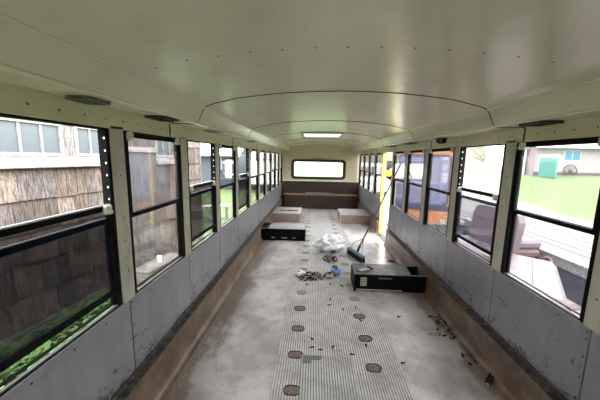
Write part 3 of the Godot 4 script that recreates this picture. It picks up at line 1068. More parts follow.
func build_broom() -> void:
	var a := Vector3(0.399, 0, -4.322)
	var b := Vector3(0.563, 0, -3.897)
	var c := (a + b) * 0.5
	var br := thing("push_broom", "push broom with blue-grey head, brown handle leaning on right wall", "broom", c)
	var dir := (b - a).normalized()
	var sidev := Vector3.UP.cross(dir)
	var bs := Basis(dir, Vector3.UP, sidev * -1.0).orthonormalized()
	var L := a.distance_to(b)
	var st := ST()
	bbox(st, Vector3(0, 0.085, 0), Vector3(L, 0.038, 0.07), 0.012, bs)
	put(st, "head_block", M.broomhead, br)
	st = ST()
	for i in 16:
		for j in 3:
			var p := bs * Vector3(-L * 0.5 + 0.02 + i * (L - 0.04) / 15.0, 0, -0.022 + j * 0.022)
			tube(st, [p + Vector3(0, 0.068, 0), p + Vector3(rng.randf_range(-0.006, 0.006), 0.003, rng.randf_range(-0.006, 0.006))], [0.010, 0.014], 5)
	put(st, "bristles", M.bristle, br)
	var top := Vector3(1.138, 1.436, -4.356) - c
	var foot := Vector3(0.02, 0.10, 0.0)
	st = ST()
	tube(st, [foot, foot.lerp(top, 0.33)], 0.0135, 10)
	tube(st, [foot.lerp(top, 0.33), top], 0.0125, 10)
	put(st, "handle", M.pole, br)
	st = ST()
	tube(st, [foot + Vector3(0, -0.02, 0), foot.lerp(top, 0.07)], 0.018, 10)
	put(st, "socket", M.steel, br)
	for s in [-1.0, 1.0]:
		st = ST()
		var j := foot.lerp(top, 0.15)
		tube(st, [dir * s * 0.17 + Vector3(0, 0.10, 0), dir * s * 0.13 + Vector3(0.03, 0.20, 0), j], 0.004, 6)
		put(st, "brace_wire", M.steel, br)

func build_bag() -> void:
	var t := thing("plastic_bag", "crumpled white plastic bag with blue wrapper inside, on aisle strip", "bag", Vector3(0.09, 0, -4.40))
	var nz := fnoise(7, 0.016, 3)
	var st := ST()
	lump(st, Vector3(0.02, 0.12, 0), Vector3(0.21, 0.14, 0.16), nz, 0.6, 40, 26, 0.004)
	put(st, "bag_body", M.bag, t)
	st = ST()
	lump(st, Vector3(-0.17, 0.10, 0.02), Vector3(0.10, 0.05, 0.06), nz, 0.9, 16, 10, 0.004)
	put(st, "bag_tail", M.bag, t)
	st = ST()
	lump(st, Vector3(0.07, 0.06, 0.05), Vector3(0.10, 0.045, 0.07), nz, 0.8, 14, 9, 0.006)
	put(st, "blue_wrapper", M.blue, t)
	st = ST()
	lump(st, Vector3(-0.02, 0.06, 0.0), Vector3(0.11, 0.05, 0.08), nz, 0.8, 14, 9, 0.006)
	put(st, "paper_wad", M.white, t)

func scraps(c: Vector3, rx: float, rz: float, h: float, n: int, kind: int) -> SurfaceTool:
	var st := ST()
	for i in n:
		var a := rng.randf() * TAU
		var r := sqrt(rng.randf())
		var top: float = h * (1.0 - r)
		var p := c + Vector3(cos(a) * r * rx, 0.006 + rng.randf() * top, sin(a) * r * rz)
		var bs := Basis.from_euler(Vector3(rng.randf_range(-0.7, 0.7), rng.randf() * TAU, rng.randf_range(-0.7, 0.7)))
		var s := Vector3(rng.randf_range(0.012, 0.05), rng.randf_range(0.003, 0.010), rng.randf_range(0.008, 0.024))
		if kind == 1:
			s *= 0.8
		bbox(st, p, s, 0.0, bs)
	return st

func pile(called: String, label: String, c: Vector3, rx: float, rz: float, h: float, n: int) -> void:
	var t := thing(called, label, "debris", c)
	t.set_meta("kind", "stuff")
	put(scraps(Vector3.ZERO, rx, rz, h, n * 2 / 3, 0), "dark_scraps", M.scrap1, t)
	put(scraps(Vector3.ZERO, rx, rz, h, n / 2, 1), "brown_scraps", M.scrap2, t)
	put(scraps(Vector3.ZERO, rx * 0.95, rz * 0.95, h * 1.2, n * 2 / 3, 1), "pale_scraps", M.scrap3, t)

func wad(label: String, p: Vector3, r: Vector3, m: Material, sd: int) -> void:
	var st := ST()
	lump(st, Vector3(0, r.y * 0.9, 0), r, fnoise(sd, 0.02, 3), 0.8, 14, 9, 0.003)
	var o := put(st, "paper_wad", m)
	o.position = p
	tag(o, label, "paper")

func build_debris() -> void:
	pile("debris_pile", "swept heap of dark scraps just in front of the plastic bag", Vector3(0.10, 0.003, -4.00), 0.11, 0.17, 0.05, 80)
	pile("debris_pile", "long swept heap of dark scraps beside crumpled white paper", Vector3(-0.19, 0.003, -3.36), 0.18, 0.13, 0.055, 120)
	pile("debris_pile", "small heap of grey scraps beside blue paper wad", Vector3(0.05, 0.003, -3.42), 0.07, 0.10, 0.03, 36)
	wad("crumpled white paper at the end of the long debris heap", Vector3(-0.33, 0.003, -3.38), Vector3(0.07, 0.032, 0.05), M.white, 71)
	wad("crumpled blue paper wad on the aisle strip", Vector3(0.14, 0.003, -3.46), Vector3(0.055, 0.045, 0.06), M.blue, 72)
	wad("crumpled grey paper wad beside the blue one", Vector3(0.05, 0.003, -3.34), Vector3(0.05, 0.03, 0.04), M.scrap3, 73)
	wad("torn pinkish paper lying on bare floor near right wall", Vector3(0.87, 0.002, -2.27), Vector3(0.035, 0.010, 0.018), mat(Color(0.70, 0.60, 0.61), 0.8), 74)
	wad("red scrap of plastic lying between the debris heaps", Vector3(0.14, 0.003, -3.70), Vector3(0.04, 0.012, 0.03), M.red, 75)
	wad("small red scrap on floor beside the broom head and door", Vector3(0.98, 0.002, -4.0), Vector3(0.05, 0.012, 0.03), mat(Color(0.50, 0.30, 0.28), 0.8), 76)
	pile("debris_scatter", "scatter of black crumbs on bare floor beside black box", Vector3(1.02, 0.001, -2.52), 0.06, 0.12, 0.008, 16)
	pile("debris_scatter", "scatter of black crumbs around torn pinkish paper", Vector3(1.0, 0.001, -2.28), 0.07, 0.10, 0.008, 12)
	pile("debris_scatter", "few black crumbs between pinkish paper and red crumpled wrapper", Vector3(1.04, 0.001, -1.97), 0.04, 0.12, 0.008, 8)
	# crumpled snack wrapper by the right kick panel
	var t := thing("candy_wrapper", "crumpled red and black wrapper beside right kick panel", "wrapper", Vector3(1.055, 0.002, -1.77), 0.9)
	var st := ST()
	lump(st, Vector3(0, 0.015, 0), Vector3(0.055, 0.018, 0.022), fnoise(77, 0.03, 3), 0.9, 14, 8, 0.002)
	put(st, "wrapper_body", M.scrap1, t)
	st = ST()
	lump(st, Vector3(0.01, 0.024, 0.004), Vector3(0.025, 0.012, 0.014), fnoise(78, 0.03, 3), 0.9, 10, 7, 0.004)
	put(st, "red_print", mat(Color(0.48, 0.16, 0.16), 0.5), t)
	st = ST()
	lump(st, Vector3(-0.05, 0.012, 0.0), Vector3(0.016, 0.010, 0.014), fnoise(79, 0.03, 3), 0.9, 10, 7, 0.003)
	put(st, "paper_end", mat(Color(0.60, 0.58, 0.42), 0.7), t)
	# loose screws scattered on the ribbed strip
	var spots := [[312, 340], [313, 348], [321.6, 350.5], [333, 347.5], [351, 355], [330, 305.5], [343, 310], [355.5, 308], [307, 285.5], [330, 285], [342, 286.5], [361, 321.5], [366, 346], [330.5, 300], [402, 364], [398, 317.5]]
	var sc := ST()
	tube(sc, [Vector3(0, 0.007, 0), Vector3(0.035, 0.005, 0), Vector3(0.042, 0.005, 0)], [0.006, 0.005, 0.001], 6)
	tube(sc, [Vector3(-0.007, 0.007, 0), Vector3(0, 0.007, 0)], 0.0105, 8)
	var sm := sc.commit()
	for p in spots:
		var q := to_floor(p[0], p[1])
		var o := put_mesh(sm, "loose_screw", M.scrap1)
		o.position = Vector3(q.x, 0.004, q.z)
		o.rotation.y = rng.randf() * TAU
		o.scale = Vector3.ONE * 0.75
		tag(o, "small dark rusty screw lying loose on the floor", "screw", "loose screws on the floor")

func cam_basis() -> Basis:
	return Basis.from_euler(Vector3(-0.1502, 0.05003, 0.0175))

func to_floor(u: float, v: float, y := 0.0) -> Vector3:
	var d := cam_basis() * Vector3((u - 300.0) / 280.0, -(v - 200.0) / 280.0, -1.0)
	var c := Vector3(-0.170, 1.49, 0)
	return c + d * ((y - c.y) / d.y)

# ------------------------------------------------------------------ outside, left
const SHED_AT := Vector3(-3.133, 0, -3.86)

func build_shed() -> void:
	var t := thing("shed", "weathered shingled shed with white framed windows close beside the bus", "shed", SHED_AT, deg_to_rad(81.0))
	# local x along the wall, z towards the bus
	var s0 := -5.2
	var s1 := 2.42
	var st := ST()
	bx(st, Vector3(s0, -0.75, -0.03), Vector3(s1, 3.0, -0.15))
	bx(st, Vector3(s1, -0.75, -0.03), Vector3(s1 - 0.12, 3.0, -5.0))
	bx(st, Vector3(s0, -0.75, -0.03), Vector3(s0 + 0.12, 3.0, -5.0))
	put(st, "wall_boards", M.shingle[2], t)
	st = ST()
	extrude(st, [Vector3(s0 - 0.2, 2.92, 0.3), Vector3(s0 - 0.2, 3.0, 0.3), Vector3(s0 - 0.2, 4.6, -2.6), Vector3(s0 - 0.2, 3.0, -5.4), Vector3(s0 - 0.2, 2.9, -5.3), Vector3(s0 - 0.2, 4.5, -2.6)], Vector3(s1 - s0 + 0.4, 0, 0))
	put(st, "roof", M.timber, t)
	# shingles, one by one: wedge board, thick at the bottom edge
	var wedge := ST()
	var prof := [Vector3(-0.5, 0, 0), Vector3(-0.5, 0, 0.022), Vector3(-0.5, 0.02, 0.024), Vector3(-0.5, 1.12, 0.004), Vector3(-0.5, 1.12, 0)]
	extrude(wedge, prof, Vector3(1, 0, 0))
	var wm := wedge.commit()
	var course := 0.35
	var rows := [[-0.43, 0], [-0.08, 0], [0.27, 0], [0.62, 0], [0.97, 0], [1.32, 1], [1.67, 1], [2.02, 1], [2.37, 1]]
	for r in rows:
		var y: float = r[0]
		var x := s0 if r[1] == 0 else 1.66
		if r[1] == 0:
			x = -3.1
		while x < s1 - 0.02:
			var w := rng.randf_range(0.11, 0.27)
			w = min(w, s1 - x)
			if s1 - x - w < 0.05:
				w = s1 - x
			var mid := x + w * 0.5
			x += w
			if mid > 0.33 and mid < 1.02 and y > -0.2:      # the plank door
				continue
			var o := put_mesh(wm, "shingle", M.shingle[rng.randi() % 5], t)
			o.position = Vector3(mid, y + rng.randf_range(-0.012, 0.010), -0.028 + rng.randf_range(0.0, 0.006))
			o.scale = Vector3(w - rng.randf_range(0.003, 0.009), course, 1.0)
	# strip of shingle above the windows
	var xx := -3.0
	while xx < 1.62:
		var w2 := rng.randf_range(0.12, 0.26)
		if not (xx + w2 * 0.5 > 0.32 and xx + w2 * 0.5 < 0.95):
			var o2 := put_mesh(wm, "shingle", M.shingle[rng.randi() % 5], t)
			o2.position = Vector3(xx + w2 * 0.5, 1.96, -0.028)
			o2.scale = Vector3(w2 - 0.006, course, 1.0)
		xx += w2
	# sill boards, window units
	for b in [[-3.1, 0.30], [1.0, 1.66]]:
		st = ST()
		bx(st, Vector3(b[0], 1.325, 0.06), Vector3(b[1], 1.40, -0.02), 0.008)
		put(st, "sill_board", M.trim, t)
		st = ST()
		bx(st, Vector3(b[0], 1.40, 0.02), Vector3(b[1], 1.455, -0.03), 0.006)
		put(st, "sill_trim", M.trim, t)
		st = ST()
		bx(st, Vector3(b[0], 1.835, 0.03), Vector3(b[1], 1.93, -0.03), 0.006)
		put(st, "head_trim", M.trim, t)
	# vertical weathered boards between the window units
	for b in [[-0.575, -0.43], [0.0, 0.30], [-2.02, -1.88], [1.58, 1.66]]:
		st = ST()
		bx(st, Vector3(b[0], 1.455, 0.012), Vector3(b[1], 1.835, -0.03), 0.004)
		put(st, "upright_board", M.plank, t)
	shed_window(t, -1.88, -0.575, 1.455, 1.835, 6)
	shed_window(t, -0.43, 0.0, 1.455, 1.835, 2)
	shed_window(t, -3.1, -2.02, 1.455, 1.835, 5)
	shed_window(t, 1.0, 1.58, 1.455, 1.835, 3)
	# plank door with a pale batten
	for i in 5:
		st = ST()
		var a := 0.335 + i * 0.135
		bx(st, Vector3(a, -0.45, 0.01), Vector3(a + 0.131, 1.53, -0.03), 0.004)
		put(st, "door_plank", M.shedplank, t)
	st = ST()
	bx(st, Vector3(0.30, 1.53, 0.05), Vector3(1.02, 1.615, -0.03), 0.006)
	put(st, "door_lintel", M.trim, t)
	for i in 6:
		st = ST()
		var a2 := 0.31 + i * 0.115
		bx(st, Vector3(a2, 1.615, 0.0), Vector3(a2 + 0.111, 2.35, -0.03), 0.004)
		put(st, "gable_plank", M.shedplank if i % 2 == 0 else M.shingle[4], t)
	# sill beam at the ground
	st = ST()
	bx(st, Vector3(s0, -0.62, 0.05), Vector3(s1, -0.43, -0.04), 0.015)
	put(st, "sill_beam", M.timber, t)
	# corner board
	st = ST()
	bx(st, Vector3(s1 - 0.005, -0.6, 0.012), Vector3(s1 + 0.02, 3.0, -0.12), 0.004)
	put(st, "corner_board", M.plank, t)

func shed_window(t: Node, a: float, b: float, y0: float, y1: float, n: int) -> void:
	var st := ST()
	var f := 0.038
	bx(st, Vector3(a, y0, 0.025), Vector3(a + f, y1, -0.02), 0.004)
	bx(st, Vector3(b - f, y0, 0.025), Vector3(b, y1, -0.02), 0.004)
	bx(st, Vector3(a + f, y0, 0.025), Vector3(b - f, y0 + f, -0.02), 0.004)
	bx(st, Vector3(a + f, y1 - f * 0.7, 0.025), Vector3(b - f, y1, -0.02), 0.004)
	for i in range(1, n):
		var x: float = lerp(a + f * 0.5, b - f * 0.5, float(i) / n)
		bx(st, Vector3(x - 0.012, y0 + f, 0.015), Vector3(x + 0.012, y1 - f * 0.7, -0.015), 0.003)
	var o := put(st, "window_sash", M.trim, t)
	for i in n:
		st = ST()
		var xa: float = lerp(a + f * 0.5, b - f * 0.5, float(i) / n) + 0.008
		var xb: float = lerp(a + f * 0.5, b - f * 0.5, float(i + 1) / n) - 0.008
		bx(st, Vector3(xa, y0 + f - 0.004, -0.002), Vector3(xb, y1 - f * 0.6, -0.006))
		put(st, "pane", M.shedglass, o)

func ground_y(x: float, z: float) -> float:
	var y := -1.0
	if x < -1.6:
		y += 0.36 * smoothstep(-1.6, -2.6, x)
	if x > 12.0:
		y += 1.1 * smoothstep(12.0, 27.0, x)
	# rising bank at the far right
	if z < -20.0 and x > 4.0:
		var k := 1.0 - smoothstep(19.0, 23.0, x) * (1.0 - smoothstep(-37.0, -44.0, z))
		y += 9.5 * smoothstep(-20.0, -70.0, z) * smoothstep(4.0, 13.0, x) * k
	if x > 34.0:
		y += 4.0 * smoothstep(34.0, 70.0, x)
	return y

func build_ground() -> void:
	var st := ST()
	var hill := ST()
	var xs := []
	var zs := []
	var x := -70.0
	while x <= 90.0:
		xs.append(x)
		x += 0.5 if x > -4.0 and x < -1.0 else (1.5 if abs(x) < 30.0 else 5.0)
	var z := 25.0
	while z >= -110.0:
		zs.append(z)
		z -= 3.0
	for i in xs.size() - 1:
		for j in zs.size() - 1:
			var p := []
			var n := []
			for q in [[i, j], [i + 1, j], [i + 1, j + 1], [i, j + 1]]:
				var px: float = xs[q[0]]
				var pz: float = zs[q[1]]
				p.append(Vector3(px, ground_y(px, pz), pz))
				n.append(Vector3(ground_y(px - 0.3, pz) - ground_y(px + 0.3, pz), 0.6, ground_y(px, pz - 0.3) - ground_y(px, pz + 0.3)).normalized())
			squad(hill if zs[j] < -28.5 and xs[i] > 6.0 and (xs[i] < 22.0 or zs[j] < -37.0) else st, p, n)
	var hl := put(hill, "bank", M.bank)
	hl.set_meta("kind", "structure")
	hl.set_meta("label", "rough brown and green bank rising beyond the gravel")
	var g := put(st, "ground", M.grass)
	g.set_meta("kind", "structure")
	g.set_meta("label", "green lawn around the bus")
	# gravel drive along the right side
	st = ST()
	var rows := [[25.0, 1.3, 11.2], [0.0, 1.3, 11.2], [-9.0, 1.3, 11.3], [-14.0, 2.7, 11.6], [-20.0, 4.6, 13.0], [-23.0, 5.3, 14.5], [-26.0, 6.0, 15.0], [-28.0, 6.4, 14.5]]
	for r in rows.size() - 1:
		for i in 12:
			var p := []
			for q in [[r, i], [r, i + 1], [r + 1, i + 1], [r + 1, i]]:
				var row: Array = rows[q[0]]
				var px: float = lerp(float(row[1]), float(row[2]), q[1] / 12.0)
				p.append(Vector3(px, ground_y(px, row[0]) + 0.05, row[0]))
			squad(st, p, [Vector3.UP, Vector3.UP, Vector3.UP, Vector3.UP])
	var d := put(st, "gravel_drive", M.gravel)
	d.set_meta("kind", "structure")
	d.set_meta("label", "pale gravel drive beside the bus")

func build_weeds() -> void:
	# leafy weeds along the foot of the shed
	var leaf := ST()
	var r2 := RandomNumberGenerator.new()
	r2.seed = 5
	for i in 14:
		var a := r2.randf() * TAU
		var el := r2.randf_range(0.3, 1.2)
		var dir := Vector3(cos(a) * cos(el), sin(el), sin(a) * cos(el))
		var sd := Vector3(-sin(a), 0, cos(a))
		var b := dir * r2.randf_range(0.03, 0.11)
		var l := r2.randf_range(0.035, 0.07)
		var w := l * 0.38
		var tip := b + (dir + Vector3(0, -0.5, 0)).normalized() * l
		var mid := b.lerp(tip, 0.45) + Vector3(0, 0.008, 0)
		tri(leaf, b, mid + sd * w, tip, Vector3.UP)
		tri(leaf, b, tip, mid - sd * w, Vector3.UP)
	var mm := MultiMesh.new()
	mm.transform_format = MultiMesh.TRANSFORM_3D
	mm.mesh = leaf.commit()
	var n := 2600
	mm.instance_count = n
	var d := Vector3(sin(deg_to_rad(9.0)), 0, -cos(deg_to_rad(9.0)))
	var nn := Vector3(cos(deg_to_rad(9.0)), 0, sin(deg_to_rad(9.0)))
	for i in n:
		var s := rng.randf_range(-2.6, 2.8)
		var off: float = 0.06 + 1.1 * pow(rng.randf(), 1.3)
		var p := Vector3(SHED_AT.x, 0, SHED_AT.z) + d * s + nn * off
		p.y = ground_y(p.x, p.z)
		var k := rng.randf_range(0.7, 1.5) * (1.3 if off < 0.25 else 1.0)
		mm.set_instance_transform(i, Transform3D(Basis(Vector3.UP, rng.randf() * TAU).scaled(Vector3(k, k, k)), p))
	var o := MultiMeshInstance3D.new()
	o.multimesh = mm
	o.material_override = M.leaf
	o.name = "weeds"
	add_child(o)
	o.set_meta("kind", "stuff")
	tag(o, "low green leafy weeds along the foot of the shingled shed", "weeds")

func build_left_outside() -> void:
	build_shed()
	build_weeds()
	# planter box in front of the plank door
	var t := thing("planter_box", "low weathered timber box by the plank door of the shed", "box", Vector3(-2.77, -0.66, -4.42), deg_to_rad(81.0))
	var st := ST()
	bx(st, Vector3(-0.45, 0, 0.16), Vector3(0.45, 0.36, 0.13), 0.005)
	put(st, "side_board", M.timber, t)
	st = ST()
	bx(st, Vector3(-0.45, 0, -0.13), Vector3(0.45, 0.36, -0.16), 0.005)
	put(st, "side_board", M.timber, t)
	for s in [-1.0, 1.0]:
		st = ST()
		bx(st, Vector3(s * 0.45, 0, 0.13), Vector3(s * 0.42, 0.36, -0.13), 0.005)
		put(st, "end_board", M.timber, t)
	st = ST()
	bx(st, Vector3(-0.42, 0.30, 0.13), Vector3(0.42, 0.35, -0.13), 0.004)
	put(st, "top_board", M.plank, t)
	var c := thing("paper_cup", "white paper cup standing on the timber box", "cup", Vector3(-2.76, -0.308, -4.42))
	st = ST()
	tube(st, [Vector3(0, 0, 0), Vector3(0, 0.11, 0)], [0.03, 0.042], 12)
	put(st, "cup_body", M.white, c)
	# garden bench and bin on the lawn past the shed
	var b := thing("garden_bench", "pale plank bench on the lawn past the shed corner", "bench", Vector3(-3.75, -0.64, -9.2), 0.3)
	for i in 3:
		st = ST()
		bx(st, Vector3(-0.7, 0.43, -0.22 + i * 0.155), Vector3(0.7, 0.47, -0.08 + i * 0.155), 0.006)
		put(st, "seat_plank", M.whitepaint, b)
	for sx in [-1.0, 1.0]:
		for sz in [-1.0, 1.0]:
			st = ST()
			bx(st, Vector3(sx * 0.6 - 0.035, 0, sz * 0.16 - 0.03), Vector3(sx * 0.6 + 0.035, 0.43, sz * 0.16 + 0.03), 0.005)
			put(st, "leg", M.timber, b)
	var bn := thing("blue_bucket", "pale blue bucket on the lawn near the bench", "bucket", Vector3(-3.05, -0.64, -7.95))
	st = ST()
	tube(st, [Vector3.ZERO, Vector3(0, 0.32, 0), Vector3(0, 0.34, 0)], [0.13, 0.17, 0.18], 14)
	put(st, "bucket_body", mat(Color(0.45, 0.58, 0.68), 0.5), bn)
	st = ST()
	var hd := []
	for i in 9:
		var a := PI * i / 8.0
		hd.append(Vector3(cos(a) * 0.17, 0.33 + sin(a) * 0.12, 0))
	tube(st, hd, 0.006, 6)
	put(st, "handle", M.alu, bn)
	# grey-blue garage with a white roof
	var g := thing("garage", "grey-blue garage with white roof and white door on the lawn", "building", Vector3(-8.3, -0.65, -18.0))
	st = ST()
	bx(st, Vector3(-4.0, 0, 0), Vector3(3.2, 2.25, -3.4))
	put(st, "wall", M.bluegrey, g)
	for i in 9:
		st = ST()
		bx(st, Vector3(-4.0, 0.05 + i * 0.245, 0.018), Vector3(3.22, 0.285 + i * 0.245, 0.0), 0.006)
		put(st, "siding_board", M.bluegrey, g)
	st = ST()
	extrude(st, [Vector3(-4.4, 2.15, 0.5), Vector3(-4.4, 2.32, 0.5), Vector3(-4.4, 3.3, -1.7), Vector3(-4.4, 2.32, -3.9), Vector3(-4.4, 2.15, -3.9), Vector3(-4.4, 3.1, -1.7)], Vector3(7.8, 0, 0))
	put(st, "roof", M.white, g)
	for w in [[2.33, 2.82, 0.75, 1.95], [-1.2, 0.4, 0.0, 2.0]]:
		st = ST()
		bx(st, Vector3(w[0], w[2], 0.04), Vector3(w[1], w[3], -0.01), 0.01)
		put(st, "white_door", M.white, g)
	st = ST()
	bx(st, Vector3(1.75, 1.3, 0.045), Vector3(2.15, 2.1, 0.0), 0.01)
	var wf := put(st, "window", M.whitepaint, g)
	st = ST()
	bx(st, Vector3(1.80, 1.35, 0.05), Vector3(2.10, 2.05, 0.046))
	put(st, "pane", M.skyglass, wf)
	# porch with posts beside the garage
	var pc := thing("porch", "cream porch with posts beyond the grey-blue garage", "porch", Vector3(-6.0, -0.65, -25.0), 0.0)
	st = ST()
	bx(st, Vector3(-2.2, 2.5, 0.4), Vector3(2.2, 2.75, -3.0), 0.02)
	put(st, "roof", M.white, pc)
	for i in 4:
		st = ST()
		bx(st, Vector3(-1.98 + i * 1.26, 0, 0.2), Vector3(-1.84 + i * 1.26, 2.5, 0.06), 0.01)
		put(st, "post", mat(Color(0.78, 0.70, 0.42), 0.7), pc)
	st = ST()
	bx(st, Vector3(-2.2, 0, -2.8), Vector3(2.2, 2.5, -3.0))
	put(st, "back_wall", M.siding, pc)
	st = ST()
	bx(st, Vector3(-2.2, 0, 0.3), Vector3(2.2, 0.18, -2.8), 0.01)
	put(st, "deck", M.timber, pc)
	# white box trailer further down
	var tr := thing("box_trailer", "white box trailer parked on the lawn past the porch", "trailer", Vector3(-3.3, -0.65, -18.5), 0.05)
	st = ST()
	bx(st, Vector3(-0.9, 0.55, 2.4), Vector3(0.9, 2.35, -2.4), 0.05)
	put(st, "body", M.white, tr)
	for sx in [-1.0, 1.0]:
		for sz in [-0.4, 0.4]:
			st = ST()
			tube(st, [Vector3(sx * 0.72, 0.33, sz), Vector3(sx * 0.92, 0.33, sz)], 0.33, 18)
			put(st, "wheel", M.tyre, tr)
	st = ST()
	bx(st, Vector3(-0.8, 0.45, 2.3), Vector3(0.8, 0.55, -2.9), 0.01)
	put(st, "chassis", M.steel, tr)

# ------------------------------------------------------------------ outside, right
func bus_seat(label: String, at: Vector3, turn: Vector3, pale: bool) -> void:
	var t := thing("bus_seat", label, "seat", at)
	t.rotation = turn
	var m: Material = M.seat_pale if pale else M.seat
	var st := ST()
	bbox(st, Vector3(0, 0.07, 0), Vector3(0.95, 0.14, 0.42), 0.045)
	put(st, "cushion", m, t)
	st = ST()
	var prof := []
	for q in [[-0.47, 0.0], [0.47, 0.0], [0.47, 0.46], [0.42, 0.56], [0.33, 0.60], [-0.33, 0.60], [-0.42, 0.56], [-0.47, 0.46]]:
		prof.append(Vector3(q[0], 0.10 + q[1], -0.20 - q[1] * 0.12))
	extrude(st, prof, Vector3(0, 0.0, -0.10))
	put(st, "backrest", m, t)
	st = ST()
	tube(st, [Vector3(-0.40, 0.0, 0.16), Vector3(-0.40, -0.03, 0.16), Vector3(0.40, -0.03, 0.16), Vector3(0.40, 0.0, 0.16)], 0.014, 7)
	put(st, "frame", M.steel, t)

func build_right_outside() -> void:
	# open trailer beside the bus
	var t := thing("utility_trailer", "open dark steel trailer with galvanised rim beside the bus, loaded with seats", "trailer", Vector3(2.52, -1.0, -3.6))
	var st := ST()
	bx(st, Vector3(-0.88, 0.56, 3.0), Vector3(0.88, 0.62, -3.0), 0.01)
	put(st, "bed", M.timber, t)
	for s in [[-0.92, -0.86], [0.86, 0.92]]:
		st = ST()
		bx(st, Vector3(s[0], 0.5, 3.0), Vector3(s[1], 1.12 if s[0] > 0 else 0.95, -3.0), 0.006)
		put(st, "side_board", M.steel, t)
		st = ST()
		bx(st, Vector3(s[0] - 0.03, 1.12 if s[0] > 0 else 0.95, 3.0), Vector3(s[1] + 0.10 * sign(s[0]), 1.16 if s[0] > 0 else 0.98, -3.0), 0.006)
		put(st, "rim", M.galv, t)
	st = ST()
	bx(st, Vector3(0.845, 1.00, 3.0), Vector3(0.862, 1.12, -3.0), 0.003)
	put(st, "rim_skirt", M.galv, t)
	for z in [3.0, -3.0]:
		st = ST()
		bx(st, Vector3(-0.92, 0.5, z - 0.03), Vector3(0.92, 1.0, z + 0.03), 0.006)
		put(st, "end_board", M.steel, t)
	for sx in [-1.0, 1.0]:
		for z in [-0.5, 0.5]:
			st = ST()
			tube(st, [Vector3(sx * 0.55, 0.36, z), Vector3(sx * 0.82, 0.36, z)], 0.34, 18)
			put(st, "wheel", M.tyre, t)
	st = ST()
	var rg := []
	for i in 17:
		var a := TAU * i / 16.0
		rg.append(Vector3(0.82 + 0.02 * sin(a), 1.03 + 0.045 * sin(a), -0.6 + 0.075 * cos(a)))
	tube(st, rg, 0.016, 7, false)
	put(st, "tie_ring", mat(Color(0.60, 0.50, 0.42), 0.6), t)
	# seats on the trailer bed
	var spots := [[2.42, -4.45, 3], [3.02, -4.66, 5], [2.35, -3.25, 3], [2.35, -2.35, 1], [2.3, -5.75, 2]]
	for q in spots.size():
		for k in int(spots[q][2]):
			st = ST()
			bbox(st, Vector3(0, 0.07, 0), Vector3(0.90, 0.138, 0.42), 0.04)
			var o := put(st, "seat_cushion", M.seat if (k + q) % 2 == 0 else M.seat_pale)
			o.position = Vector3(spots[q][0], -0.378 + k * 0.14, spots[q][1])
			o.rotation.y = PI * 0.5 + 0.1 * (q - 2) + 0.06 * k
			tag(o, "loose vinyl seat cushion stacked on the trailer bed under the seats", "cushion", "seat cushions stacked on the trailer")
	bus_seat("tan seat bench standing upright with tall lilac back on the trailer", Vector3(2.40, 0.07, -4.42), Vector3(0.0, -PI * 0.5 + 0.12, 0.0), true)
	for f in [["large pale lilac vinyl seat back lying flat on the trailer load", Vector3(2.38, 0.07, -3.30), Vector3(0.05, 0.98, 0.06), Vector3(1.20, 0.13, 0.62)],
			["pale lilac seat back sloping down behind the flat one", Vector3(2.26, -0.10, -2.20), Vector3(0.30, 1.15, 0.25), Vector3(0.85, 0.12, 0.40)]]:
		var sb := thing("loose_seat_pad", f[0], "seat pad", f[1])
		sb.rotation = f[2]
		var sz: Vector3 = f[3]
		st = ST()
		bbox(st, Vector3(0, sz.y * 0.5, 0), sz, 0.05)
		put(st, "padding", M.seat_pale, sb)
		st = ST()
		tube(st, [Vector3(-sz.x * 0.48, sz.y + 0.001, 0.03), Vector3(sz.x * 0.48, sz.y + 0.001, 0.06)], 0.006, 6)
		put(st, "seam_piping", M.seat, sb)
	# long weathered planks on the gravel
	for i in 10:
		st = ST()
		var x := 4.9 + i * 0.42
		bbox(st, Vector3.ZERO, Vector3(0.36, 0.06, 11.0), 0.012)
		var o := put(st, "lumber_plank", M.plank)
		o.position = Vector3(x, -0.918, -8.0 - 0.3 * (i % 3))
		o.rotation.y = 0.003 * (i % 3 - 1)
		tag(o, "long weathered grey plank lying on the gravel", "plank", "weathered planks on the gravel")
	build_van()
	# yellow wheel loader seen through the doorway
	var l := thing("wheel_loader", "yellow wheel loader standing at the far end of the gravel", "loader", Vector3(8.35, -0.98, -30.0), 0.5)
	l.scale = Vector3.ONE * 0.78
	st = ST()
	bx(st, Vector3(-1.1, 0.9, 2.4), Vector3(1.1, 1.9, -0.2), 0.12)
	put(st, "engine_hood", M.yellow, l)
	st = ST()
	bx(st, Vector3(-0.9, 0.8, -0.2), Vector3(0.9, 1.6, -2.2), 0.1)
	put(st, "front_frame", M.yellow, l)
	st = ST()
	bx(st, Vector3(-0.75, 1.6, 0.3), Vector3(0.75, 3.0, -1.1), 0.06)
	var cb := put(st, "cab", M.vanglass, l)
	st = ST()
	bx(st, Vector3(-0.85, 3.0, 0.4), Vector3(0.85, 3.14, -1.2), 0.04)
	put(st, "cab_roof", M.yellow, cb)
	for sx in [-1.0, 1.0]:
		for z in [1.4, -1.5]:
			st = ST()
			tube(st, [Vector3(sx * 0.75, 0.7, z), Vector3(sx * 1.25, 0.7, z)], 0.72, 20)
			var wh := put(st, "wheel", M.tyre, l)
			st = ST()
			tube(st, [Vector3(sx * 1.2, 0.7, z), Vector3(sx * 1.27, 0.7, z)], 0.36, 16)
			put(st, "hub", M.white, wh)
	st = ST()
	extrude(st, [Vector3(-1.3, 0.15, -2.5), Vector3(-1.3, 0.15, -3.6), Vector3(-1.3, 0.3, -3.65), Vector3(-1.3, 0.45, -2.8), Vector3(-1.3, 1.2, -2.7), Vector3(-1.3, 1.25, -2.5)], Vector3(2.6, 0, 0))
	put(st, "bucket", M.yellow, l)
	# white van beyond the rear right windows
	var v := thing("white_van", "white panel van parked past the rear right windows", "van", Vector3(3.55, -1.0, -21.0), 0.1)
	st = ST()
